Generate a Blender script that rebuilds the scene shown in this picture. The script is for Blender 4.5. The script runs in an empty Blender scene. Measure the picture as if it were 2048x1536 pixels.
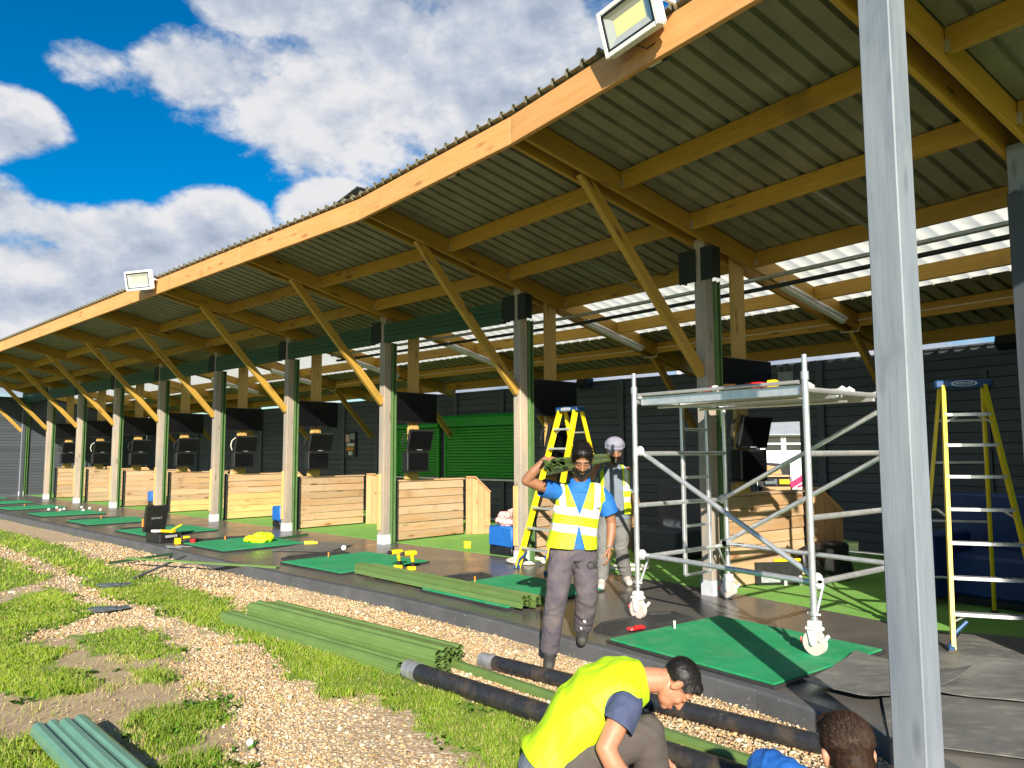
import bpy, bmesh, math, random
import numpy as np
from mathutils import Vector, Matrix, noise
R = math.radians
random.seed(7)
rng = np.random.default_rng(7)
S = bpy.context.scene
COL = S.collection

# ------------------------------------------------------------------ camera
cam = bpy.data.cameras.new("camera"); cam_o = bpy.data.objects.new("camera", cam); COL.objects.link(cam_o)
cam.sensor_fit = 'HORIZONTAL'; cam.sensor_width = 36.0; cam.lens = 1513.88 / 2048 * 36
cam.clip_start = 0.05; cam.clip_end = 3000
cam_o.matrix_world = Matrix.Translation((0, 0, 1.6)) @ Matrix.Rotation(R(90 + 5.1135), 4, 'X') @ Matrix.Rotation(-0.0044, 4, 'Z')
S.camera = cam_o

# ------------------------------------------------------------------ view, sky, sun
S.view_settings.view_transform = 'Standard'; S.view_settings.look = 'None'
S.view_settings.gamma = 1.0; S.view_settings.use_curve_mapping = False
S.view_settings.exposure = 0.88
S.render.engine = 'CYCLES'
try:
    S.cycles.use_denoising = True
    S.cycles.max_bounces = 8; S.cycles.transparent_max_bounces = 12
    S.cycles.sample_clamp_indirect = 6.0
except Exception:
    pass
SUN_EL = 24.5
sun = bpy.data.lights.new("sun", 'SUN'); sun.energy = 5.0; sun.angle = R(0.5); sun.color = (1.0, 0.92, 0.79)
sun_o = bpy.data.objects.new("sun", sun); COL.objects.link(sun_o)
to_sun = Vector((0.012 * math.cos(R(SUN_EL)), -math.cos(R(SUN_EL)), math.sin(R(SUN_EL))))
sun_o.rotation_euler = to_sun.to_track_quat('Z', 'Y').to_euler()
sun_o.location = to_sun * 60

W = bpy.data.worlds.new("World"); S.world = W; W.use_nodes = True
def build_world():
    nt = W.node_tree; nt.nodes.clear(); N = nt.nodes; L = nt.links
    def math_(op, a, b=None, c=None, clamp=False):
        n = N.new('ShaderNodeMath'); n.operation = op; n.use_clamp = clamp
        for i, v in enumerate((a, b, c)):
            if v is None: continue
            if isinstance(v, (int, float)): n.inputs[i].default_value = v
            else: L.new(v, n.inputs[i])
        return n.outputs[0]
    def mixc(f, a, b):
        n = N.new('ShaderNodeMix'); n.data_type = 'RGBA'
        for s, v in ((0, f), (6, a), (7, b)):
            if isinstance(v, (int, float)): n.inputs[s].default_value = v
            elif isinstance(v, tuple): n.inputs[s].default_value = v
            else: L.new(v, n.inputs[s])
        return n.outputs[2]
    out = N.new('ShaderNodeOutputWorld'); bg = N.new('ShaderNodeBackground'); L.new(bg.outputs[0], out.inputs[0])
    sky = N.new('ShaderNodeTexSky'); sky.sky_type = 'NISHITA'; sky.sun_disc = False
    sky.sun_elevation = R(SUN_EL); sky.sun_rotation = R(180); sky.air_density = 1.0; sky.dust_density = 0.4; sky.ozone_density = 3.0
    hs = N.new('ShaderNodeHueSaturation'); hs.inputs['Saturation'].default_value = 1.6; hs.inputs['Value'].default_value = 1.12
    L.new(sky.outputs[0], hs.inputs['Color'])
    tc = N.new('ShaderNodeTexCoord'); d = tc.outputs['Generated']
    sx = N.new('ShaderNodeSeparateXYZ'); L.new(d, sx.inputs[0])
    az = math_('MULTIPLY', math_('ARCTAN2', sx.outputs[0], sx.outputs[1]), 57.2958)
    el = math_('MULTIPLY', math_('ARCSINE', sx.outputs[2]), 57.2958)
    def noi(scale, detail, rough, vec, off=0.0):
        n = N.new('ShaderNodeTexNoise'); n.inputs['Scale'].default_value = scale; n.inputs['Detail'].default_value = detail
        n.inputs['Roughness'].default_value = rough
        v = N.new('ShaderNodeVectorMath'); v.operation = 'ADD'; L.new(vec, v.inputs[0]); v.inputs[1].default_value = (off, off * .7, off * .3)
        L.new(v.outputs[0], n.inputs['Vector']); return n.outputs[0]
    mp = N.new('ShaderNodeVectorMath'); mp.operation = 'MULTIPLY'; L.new(d, mp.inputs[0]); mp.inputs[1].default_value = (1, 1, 1.5)
    dv = mp.outputs[0]
    n1 = noi(6.0, 9, 0.60, dv, 3.1)
    n1f = noi(17.0, 8, 0.62, dv, 5.7)
    n2 = noi(3.0, 4, 0.5, dv, 11.3)
    # clouds seen in the sky: (azimuth, elevation, half width, half height, weight)
    blobs = [(-9, 29.5, 11, 5, 1.0), (-31, 12, 8, 3, .9), (-13, 24.8, 11.5, 5.2, 1.0), (-22.5, 25.6, 6.5, 2.6, .85), (-30.0, 25.0, 3.0, 1.6, .75), (-4, 26, 9, 7.5, 1.0), (-17, 31, 7.5, 3.2, .95), (-2, 33, 14, 5, 1.0),
             (8, 24, 10, 8, 1.0), (-35.5, 20.3, 3.6, 2.2, .95), (-28.5, 14.4, 7.5, 2.3, 1.0), (-22.2, 15.8, 3.6, 2.6, 1.0), (-18.0, 13.2, 5, 2.6, .95), (-36, 15, 4, 2.3, .95), (-13.5, 17.6, 3.4, 2.8, .85),
             (-31, 10, 11, 3.2, 1.0), (-36, 6, 9, 3.5, .9), (-22, 10, 9, 3, .9), (6, 8, 24, 6, .85), (24, 16, 9, 6, .8), (34, 6, 10, 5, .8)]
    mx = None
    for a, e, ra, re, w in blobs:
        x = math_('DIVIDE', math_('SUBTRACT', az, a), ra * 1.12); y = math_('DIVIDE', math_('SUBTRACT', el, e), re * 1.12)
        q = math_('ADD', math_('MULTIPLY', x, x), math_('MULTIPLY', y, y))
        v = math_('MULTIPLY', math_('SUBTRACT', 1.0, q), w)
        mx = v if mx is None else math_('MAXIMUM', mx, v)
    # the unseen rest of the sky: cumulus cover thinned to lower the ambient light
    inview = math_('MULTIPLY', math_('LESS_THAN', math_('ABSOLUTE', az), 48.0), math_('LESS_THAN', el, 42.0))
    gen = math_('MULTIPLY', math_('SUBTRACT', n2, 0.565), 5.0)
    gen = math_('SUBTRACT', gen, math_('MULTIPLY', inview, 9.0))
    base = math_('MAXIMUM', math_('MAXIMUM', mx, -1.0), gen)
    dens = math_('ADD', math_('MULTIPLY', base, 0.62), math_('ADD', math_('MULTIPLY', math_('SUBTRACT', n1, 0.53), 1.75), math_('MULTIPLY', math_('SUBTRACT', n1f, 0.5), 0.55)))
    cov = N.new('ShaderNodeMapRange'); cov.interpolation_type = 'SMOOTHSTEP'; cov.inputs[1].default_value = -0.04; cov.inputs[2].default_value = 0.30
    L.new(dens, cov.inputs[0])
    # cloud shading: billows brighter where thin and sunward, grey in the thick middle
    up = N.new('ShaderNodeVectorMath'); up.operation = 'ADD'; L.new(dv, up.inputs[0]); up.inputs[1].default_value = (0.004, -0.015, 0.04)
    n1b = noi(6.0, 9, 0.60, up.outputs[0], 3.1)
    n1g = noi(17.0, 8, 0.62, up.outputs[0], 5.7)
    relief = math_('ADD', math_('SUBTRACT', n1, n1b), math_('MULTIPLY', math_('SUBTRACT', n1f, n1g), .55))
    n3 = noi(2.2, 3, .5, dv, 6.7)
    sh = math_('ADD', math_('MULTIPLY', relief, 2.3), math_('ADD', 0.66, math_('MULTIPLY', math_('SUBTRACT', n3, .5), -1.2)))
    sh = math_('SUBTRACT', sh, math_('MULTIPLY', math_('MAXIMUM', math_('SUBTRACT', dens, 0.30), 0.0), 0.55))
    gx = math_('DIVIDE', math_('ADD', az, 3.0), 13.0); gy = math_('DIVIDE', math_('SUBTRACT', el, 30.5), 5.5)      # the heavier grey cloud
    sh = math_('SUBTRACT', sh, math_('MULTIPLY', math_('MAXIMUM', math_('SUBTRACT', 1.0, math_('ADD', math_('MULTIPLY', gx, gx), math_('MULTIPLY', gy, gy))), 0.0), 0.42))
    cr = N.new('ShaderNodeValToRGB'); L.new(sh, cr.inputs[0])
    cr.color_ramp.elements[0].position = .10; cr.color_ramp.elements[0].color = (3.1, 3.7, 4.8, 1)
    cr.color_ramp.elements[1].position = .95; cr.color_ramp.elements[1].color = (7.0, 7.0, 7.2, 1)
    e = cr.color_ramp.elements.new(.5); e.color = (4.6, 5.1, 6.0, 1)
    col = mixc(cov.outputs[0], hs.outputs[0], cr.outputs[0])
    L.new(col, bg.inputs[0]); bg.inputs[1].default_value = 0.064
build_world()

# ------------------------------------------------------------------ materials
MATS = {}
class NT:
    def __init__(s, name):
        s.m = bpy.data.materials.new(name); s.m.use_nodes = True
        s.N = s.m.node_tree.nodes; s.L = s.m.node_tree.links
        s.b = s.N['Principled BSDF']; MATS[name] = s.m
        s.tc = s.N.new('ShaderNodeTexCoord')
    def new(s, t): return s.N.new(t)
    def put(s, sock, v):
        if isinstance(v, (int, float)): sock.default_value = v
        elif isinstance(v, tuple): sock.default_value = v if len(v) == 4 or sock.type == 'VECTOR' else (*v, 1)
        else: s.L.new(v, sock)
    def coords(s, scale=(1, 1, 1), space='Object', rand=0):
        mp = s.new('ShaderNodeMapping'); s.L.new(s.tc.outputs[space], mp.inputs[0]); mp.inputs['Scale'].default_value = scale
        if rand:
            oi = s.new('ShaderNodeObjectInfo'); cx = s.new('ShaderNodeCombineXYZ')
            for i, k in enumerate((37.0, 53.0, 71.0)):
                mm = s.math('MULTIPLY', oi.outputs['Random'], k * rand); s.L.new(mm, cx.inputs[i])
            s.L.new(cx.outputs[0], mp.inputs['Location'])
        return mp.outputs[0]
    def math(s, op, a, b=0.0, clamp=False):
        n = s.new('ShaderNodeMath'); n.operation = op; n.use_clamp = clamp; s.put(n.inputs[0], a); s.put(n.inputs[1], b); return n.outputs[0]
    def noise(s, vec, scale=5, detail=4, rough=.55, dist=0):
        n = s.new('ShaderNodeTexNoise'); s.L.new(vec, n.inputs['Vector']); n.inputs['Scale'].default_value = scale
        n.inputs['Detail'].default_value = detail; n.inputs['Roughness'].default_value = rough; n.inputs['Distortion'].default_value = dist
        return n.outputs[0]
    def vor(s, vec, scale, out=0, feat='F1', rnd=1.0):
        n = s.new('ShaderNodeTexVoronoi'); s.L.new(vec, n.inputs['Vector']); n.inputs['Scale'].default_value = scale; n.feature = feat
        n.inputs['Randomness'].default_value = rnd
        return n.outputs[out]
    def ramp(s, f, stops):
        r = s.new('ShaderNodeValToRGB'); s.L.new(f, r.inputs[0]); el = r.color_ramp.elements
        while len(el) < len(stops): el.new(.5)
        for e, (p, c) in zip(el, stops):
            e.position = p; e.color = (*c, 1) if isinstance(c, tuple) else (c, c, c, 1)
        return r.outputs[0]
    def mix(s, f, a, b, mode='MIX'):
        n = s.new('ShaderNodeMix'); n.data_type = 'RGBA'; n.blend_type = mode
        s.put(n.inputs[0], f); s.put(n.inputs[6], a); s.put(n.inputs[7], b); return n.outputs[2]
    def attr(s, name):
        a = s.new('ShaderNodeAttribute'); a.attribute_name = name; return a
    def bump(s, h, strength=.3, dist=.01):
        b = s.new('ShaderNodeBump'); b.inputs['Strength'].default_value = strength; b.inputs['Distance'].default_value = dist
        s.L.new(h, b.inputs['Height']); s.L.new(b.outputs[0], s.b.inputs['Normal'])
    def out(s, col=None, rough=.6, metal=0, spec=None):
        if col is not None: s.put(s.b.inputs['Base Color'], col)
        s.put(s.b.inputs['Roughness'], rough); s.put(s.b.inputs['Metallic'], metal)
        if spec is not None: s.b.inputs['Specular IOR Level'].default_value = spec
        return s.m
def plain(name, col, rough=.5, metal=0, var=.18, scale=9, bump=0.0, spec=None, rnd=0):
    t = NT(name); v = t.coords((1, 1, 1), rand=1)
    n = t.noise(v, scale, 5, .6)
    lo = tuple(c * (1 - var) for c in col); hi = tuple(min(1, c * (1 + var)) for c in col)
    c = t.ramp(n, [(.3, lo), (.7, hi)])
    if rnd:
        oi = t.new('ShaderNodeObjectInfo'); f = t.math('ADD', t.math('MULTIPLY', oi.outputs['Random'], 2 * rnd), 1 - rnd)
        cx = t.new('ShaderNodeCombineColor'); [t.L.new(f, cx.inputs[i]) for i in range(3)]
        c = t.mix(1.0, c, cx.outputs[0], 'MULTIPLY')
    r = t.math('ADD', t.math('MULTIPLY', n, .16), rough - .08, True)
    if bump: t.bump(t.noise(v, scale * 9, 4), bump, .004)
    return t.out(c, r, metal, spec)
def wood(name, a, b, dark, gs=1.0, knots=True, rough=.62, rnd=.18, grey=None):
    t = NT(name); v = t.coords((1.2 * gs, 22 * gs, 22 * gs), rand=1)
    g = t.noise(v, 1.0, 6, .6, .6); g2 = t.noise(t.coords((2.2, 5, 5), rand=1), 1.0, 3, .5)
    c = t.ramp(g, [(.30, a), (.70, b)])
    c = t.mix(t.math('MULTIPLY', g2, .55), c, tuple(x * .72 for x in a))
    if grey:
        gg = t.noise(t.coords((.7, 4, 4), rand=1), 1.0, 5, .65)
        c = t.mix(t.ramp(gg, [(.35, 0.0), (.62, 1.0)]), c, grey)
    fine = t.noise(t.coords((3, 120, 120), rand=1), 1, 3, .6)
    c = t.mix(t.ramp(fine, [(.52, 0.0), (.72, .35)]), c, dark)
    if knots:
        kv = t.coords((1.7, 6.5, 6.5), rand=1)
        k = t.vor(kv, 1.0); c = t.mix(t.ramp(k, [(.06, 1.0), (.21, 0.0)]), c, dark)
        st = t.noise(t.coords((2.0, 3.0, 1.2), rand=1), 1.0, 4, .6); c = t.mix(t.ramp(st, [(.60, 0.0), (.74, .55)]), c, tuple(x * .55 for x in a))
    oi = t.new('ShaderNodeObjectInfo'); f = t.math('ADD', t.math('MULTIPLY', oi.outputs['Random'], 2 * rnd), 1 - rnd)
    cx = t.new('ShaderNodeCombineColor'); [t.L.new(f, cx.inputs[i]) for i in range(3)]
    c = t.mix(1.0, c, cx.outputs[0], 'MULTIPLY')
    t.bump(fine, .25, .003)
    return t.out(c, rough)
wood('wood_fascia', (.62, .29, .085), (.74, .39, .15), (.34, .15, .05), rnd=.05)
wood('wood_beam', (.37, .20, .020), (.50, .295, .036), (.11, .05, .012), rnd=.18)
wood('wood_brace', (.44, .25, .035), (.55, .34, .058), (.16, .08, .02), rnd=.08)
wood('wood_post', (.44, .34, .24), (.54, .43, .32), (.20, .15, .10), rnd=.10, grey=(.30, .275, .24))
wood('wood_plank', (.42, .235, .095), (.58, .365, .175), (.18, .08, .03), rnd=.17, grey=(.46, .335, .215))
wood('wood_plank_new', (.68, .42, .15), (.74, .50, .22), (.40, .22, .08), rnd=.08)
wood('wood_wing', (.52, .28, .115), (.62, .36, .165), (.28, .13, .05), rnd=.09)
wood('wood_hanger', (.50, .32, .09), (.60, .40, .13), (.26, .14, .04), rnd=.1)
wood('board_grey', (.058, .067, .078), (.080, .090, .103), (.034, .040, .046), knots=False, rnd=.14, rough=.5)
wood('post_grey', (.135, .165, .20), (.20, .235, .27), (.10, .12, .145), knots=True, rnd=.02, rough=.6, gs=.5, grey=(.23, .255, .285))
plain('ply', (.42, .34, .2), .6)
plain('roof_metal', (.18, .175, .125), .5, 0, .22, 3)
plain('dark_green', (.016, .062, .020), .6, 0, .15, 6)
plain('bracket_dark', (.008, .014, .009), .75, 0, .2, 6)
plain('guide_green', (.10, .19, .065), .38, 0, .15, 6)
plain('slat_green', (.118, .195, .052), .36, 0, .12, 4, rnd=.08)
plain('slat_green_cold', (.11, .23, .16), .30, 0, .12, 4, rnd=.08)  # same slat green, with the teal sky reflection put into its colour
plain('kiosk_green', (.012, .30, .016), .42, 0, .10, 4)
plain('black_plastic', (.012, .012, .013), .42, 0, .3, 9)
plain('far_ground', (.30, .24, .14), .9)
plain('black_screen', (.004, .004, .005), .32, 0, .2, 3)
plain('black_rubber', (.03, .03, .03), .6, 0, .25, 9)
plain('steel_bracket', (.55, .56, .56), .35, .8, .1, 9)
plain('white_paint', (.80, .80, .79), .4, 0, .04, 7)
plain('shoe_white', (.50, .52, .55), .5, .0, .12, 14)
plain('aluminium', (.74, .75, .76), .36, .75, .12, 14)
plain('alu_dull', (.62, .62, .60), .42, .6, .16, 14)
plain('alu_step', (.78, .78, .80), .28, .7, .08, 20)
plain('fibre_yellow', (.80, .60, .012), .38, 0, .07, 6)
plain('ladder_blue', (.012, .07, .20), .42, 0, .1, 6)
plain('castor_tyre', (.62, .54, .48), .6, 0, .1, 9)
plain('caster_white', (.70, .69, .66), .45, 0, .08, 9)
plain('red_plastic', (.55, .02, .02), .35, 0, .1, 9)
plain('yellow_plastic', (.85, .55, .01), .38, 0, .08, 9)
plain('yellow_cube', (.9, .72, .01), .5, 0, .05, 9)
plain('pipe_cap', (.42, .42, .42), .45, .6, .3, 12)
plain('upholstery_blue', (.010, .12, .42), .55, 0, .15, 12)
plain('upholstery_navy', (.010, .045, .17), .6, 0, .2, 12)
plain('upholstery_grey', (.055, .065, .08), .65, 0, .15, 12)
plain('cloth_pink', (.72, .42, .38), .85, 0, .15, 14)
plain('golf_white', (.86, .86, .85), .35, 0, .03, 30)
plain('tee_orange', (.75, .25, .03), .5)
plain('tee_white', (.75, .70, .60), .5)
plain('slate_grey', (.10, .12, .13), .5, 0, .3, 20)
plain('cable_cream', (.70, .66, .55), .5)
plain('cable_black', (.02, .02, .02), .5)
plain('lamp_glass', (.62, .68, .50), .12, 0, .06, 6)
plain('lamp_led', (.78, .78, .36), .4, 0, .05, 60)
plain('lamp_reflector', (.62, .64, .60), .22, .4, .05, 6)
plain('batten_diffuser', (.62, .62, .58), .3, 0, .06, 6)
plain('van_white', (.82, .83, .84), .25, 0, .02, 3)
plain('glass_dark', (.03, .04, .045), .08, 0, .2, 2)
plain('tyre', (.02, .02, .02), .8)
plain('house_roof', (.30, .32, .34), .7, 0, .1, 2)
plain('house_wall', (.75, .74, .72), .7, 0, .05, 2)
plain('logo_pink', (.80, .02, .10), .4, 0, .03)
plain('skin_brown', (.30, .135, .070), .5, 0, .10, 22)
plain('skin_light', (.47, .205, .115), .5, 0, .10, 22)
plain('lip', (.26, .10, .08), .45)
plain('eye_white', (.7, .68, .64), .3, 0, .03)
plain('hair_black', (.012, .010, .009), .42, 0, .4, 60)
plain('hair_brown', (.034, .016, .008), .62, 0, .5, 60, spec=.25)
plain('shirt_blue', (.010, .13, .44), .75, 0, .10, 20)
plain('shirt_royal', (.008, .10, .38), .75, 0, .10, 20)
plain('shirt_navy', (.050, .065, .13), .8, 0, .12, 20)
plain('shirt_grey', (.15, .18, .22), .8, 0, .12, 20)
plain('hivis', (.62, .83, .010), .6, 0, .05, 9)
plain('hivis_lime', (.55, .86, .008), .6, 0, .05, 9)
plain('reflective', (.72, .74, .74), .35, 0, .08, 40)
plain('vest_trim', (.03, .04, .02), .7)
plain('turban', (.25, .245, .315), 1.0, 0, .08, 20)
plain('shoe_dark', (.05, .048, .042), .7, 0, .3, 30)
plain('shoe_beige', (.52, .47, .40), .75, 0, .12, 30)
plain('steel_bangle', (.7, .7, .72), .25, .9, .05)
plain('paper', (.7, .68, .62), .6)
plain('toolbox_black', (.016, .016, .016), .45, 0, .3, 12)
plain('grey_card', (.30, .32, .32), .6, 0, .2, 20)
plain('floor_bolt', (.3, .3, .3), .4, .8)
def m_trousers(name, col, dust):
    t = NT(name); v = t.coords((1, 1, 1)); n = t.noise(v, 5, 5, .6)
    c = t.mix(t.ramp(n, [(.46, 0.0), (.75, .75)]), col, dust)
    t.bump(t.noise(t.coords((1, 1, .6)), 26, 4, .6), .35, .008); t.out(c, .9)
m_trousers('trousers_plum', (.085, .072, .088), (.20, .16, .13))
m_trousers('trousers_grey', (.15, .148, .142), (.24, .23, .21))
m_trousers('trousers_dark', (.075, .062, .054), (.11, .095, .08))
def m_translucent():
    t = NT('translucent_sheet'); v = t.coords((1, 1, 1)); n = t.noise(v, 1.6, 5, .6)
    st = t.noise(t.coords((.4, 9, 1)), 1.0, 4, .6)
    c = t.ramp(n, [(.3, (.93, .87, .66)), (.7, (.99, .95, .80))]); c = t.mix(t.ramp(st, [(.5, 0.0), (.75, .5)]), c, (.62, .56, .38))
    tr = t.new('ShaderNodeBsdfTranslucent'); t.L.new(c, tr.inputs[0]); t.out(c, .4)
    mx = t.new('ShaderNodeMixShader'); mx.inputs[0].default_value = .94; t.L.new(t.b.outputs[0], mx.inputs[1]); t.L.new(tr.outputs[0], mx.inputs[2])
    t.L.new(mx.outputs[0], t.N['Material Output'].inputs[0])
m_translucent()
def m_deck():
    t = NT('deck_rubber'); v = t.coords((1, 1, 1)); n = t.noise(v, 1.1, 6, .62); f = t.noise(v, 14, 5, .65)
    c = t.ramp(n, [(.3, (.085, .079, .071)), (.7, (.14, .127, .108))])
    c = t.mix(t.ramp(f, [(.55, 0.0), (.8, .45)]), c, (.15, .135, .11))
    sp = t.vor(v, 9.0); c = t.mix(t.ramp(sp, [(.02, 1.0), (.045, 0.0)]), c, (.4, .38, .34))
    r = t.ramp(n, [(.30, .20), (.72, .40)]); t.bump(t.noise(v, 60, 4), .12, .004); t.out(c, r, 0, .6)
m_deck()
def m_kerb():
    t = NT('kerb_painted'); v = t.coords((1, 1, 1)); n = t.noise(v, 3, 6, .65); f = t.noise(v, 30, 4, .6)
    c = t.ramp(n, [(.3, (.062, .066, .07)), (.7, (.105, .108, .112))]); c = t.mix(t.ramp(f, [(.65, 0.0), (.74, .7)]), c, (.42, .39, .34))
    t.bump(f, .2, .004); t.out(c, .6)
m_kerb()
def m_pipe():
    t = NT('pipe_black'); v = t.coords((1, 1, 1), rand=1); n = t.noise(v, 4, 6, .7); f = t.noise(v, 22, 5, .65)
    c = t.ramp(f, [(.3, (.014, .015, .018)), (.7, (.030, .031, .034))]); c = t.mix(t.ramp(n, [(.50, 0.0), (.68, .75)]), c, (.10, .070, .042))
    c = t.mix(t.ramp(f, [(.70, 0.0), (.78, .8)]), c, (.30, .26, .20)); t.bump(f, .2, .003); t.out(c, .42)
m_pipe()
def m_rubber():
    t = NT('rubber_mat'); v = t.coords((1, 1, 1), rand=1); n = t.noise(v, 2.4, 6, .65); f = t.noise(v, 26, 5, .6)
    c = t.ramp(n, [(.3, (.082, .085, .086)), (.72, (.165, .162, .145))]); c = t.mix(t.ramp(t.noise(t.coords((1, 2.2, 1), rand=1), 6, 6, .72), [(.48, 0.0), (.70, .8)]), c, (.27, .25, .20))
    t.bump(f, .15, .004); t.out(c, .55)
m_rubber()
def m_turf(name, a, b, worn, sc):
    t = NT(name); v = t.coords((1, 1, 1), rand=1); n = t.noise(v, 2.6, 5, .6); f = t.noise(v, sc, 3, .6)
    c = t.ramp(n, [(.3, a), (.7, b)]); c = t.mix(t.ramp(t.noise(v, 4.5, 6, .72), [(.47, 0.0), (.72, .65)]), c, worn)
    c = t.mix(t.ramp(f, [(.35, .35), (.6, 0.0)]), c, tuple(x * .45 for x in a))
    t.bump(f, .5, .006); t.out(c, .9)
m_turf('mat_green', (.002, .25, .085), (.004, .34, .12), (.12, .33, .17), 160)
m_turf('carpet_green', (.14, .35, .045), (.19, .44, .07), (.26, .42, .14), 140)
def m_ground():
    t = NT('ground_soil'); v = t.coords((1, 1, 1)); big = t.noise(v, 1.4, 5, .6); mid = t.noise(v, 9, 5, .65); fine = t.noise(v, 70, 4, .65)
    soil = t.ramp(mid, [(.28, (.32, .225, .125)), (.72, (.46, .34, .205))]); soil = t.mix(t.ramp(fine, [(.55, 0.0), (.8, .5)]), soil, (.58, .46, .31))
    pv = t.vor(v, 42, 1); pd = t.vor(v, 42, 0)
    sep = t.new('ShaderNodeSeparateColor'); t.L.new(pv, sep.inputs[0])
    grav = t.ramp(sep.outputs[0], [(0, (.36, .24, .12)), (.3, (.48, .34, .19)), (.6, (.55, .42, .26)), (.85, (.62, .53, .40)), (1, (.38, .31, .22))])
    grav = t.mix(t.ramp(pd, [(.30, 0.0), (.75, .6)]), grav, (.28, .18, .10))
    gr = t.ramp(mid, [(.3, (.14, .23, .016)), (.7, (.28, .36, .040))]); gr = t.mix(t.ramp(fine, [(.4, .5), (.6, 0.0)]), gr, (.05, .085, .01))
    gr = t.mix(t.ramp(big, [(.52, 0.0), (.75, .6)]), gr, (.28, .27, .06))
    wob = t.math('MULTIPLY', t.math('SUBTRACT', t.noise(v, 5.5, 6, .7), .5), 1.3)
    ga = t.math('ADD', t.attr('gravel').outputs['Fac'], wob); gf = t.ramp(ga, [(.42, 0.0), (.56, 1.0)])
    sa = t.math('ADD', t.attr('grass').outputs['Fac'], t.math('MULTIPLY', t.math('SUBTRACT', t.noise(v, 8, 6, .7), .5), 1.2)); sf = t.ramp(sa, [(.42, 0.0), (.58, 1.0)])
    c = t.mix(gf, soil, grav); c = t.mix(sf, c, gr)
    h = t.mix(gf, fine, pd)
    bmp = t.new('ShaderNodeBump'); bmp.inputs['Strength'].default_value = .55; bmp.inputs['Distance'].default_value = .012; bmp.invert = True
    t.L.new(h, bmp.inputs['Height']); t.L.new(bmp.outputs[0], t.b.inputs['Normal'])
    t.out(c, .92)
m_ground()
def m_attrcol(name, att, rough, trans=0):
    t = NT(name); a = t.attr(att); t.out(a.outputs['Color'], rough)
    if trans:
        tr = t.new('ShaderNodeBsdfTranslucent'); t.L.new(a.outputs['Color'], tr.inputs[0]); mx = t.new('ShaderNodeMixShader'); mx.inputs[0].default_value = trans
        t.L.new(t.b.outputs[0], mx.inputs[1]); t.L.new(tr.outputs[0], mx.inputs[2]); t.L.new(mx.outputs[0], t.N['Material Output'].inputs[0])
m_attrcol('pebble', 'tint', .75); m_attrcol('grass_blade', 'tint', .7, .35)
plain('far_grass', (.16, .22, .04), .9, 0, .35, .6)

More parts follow.
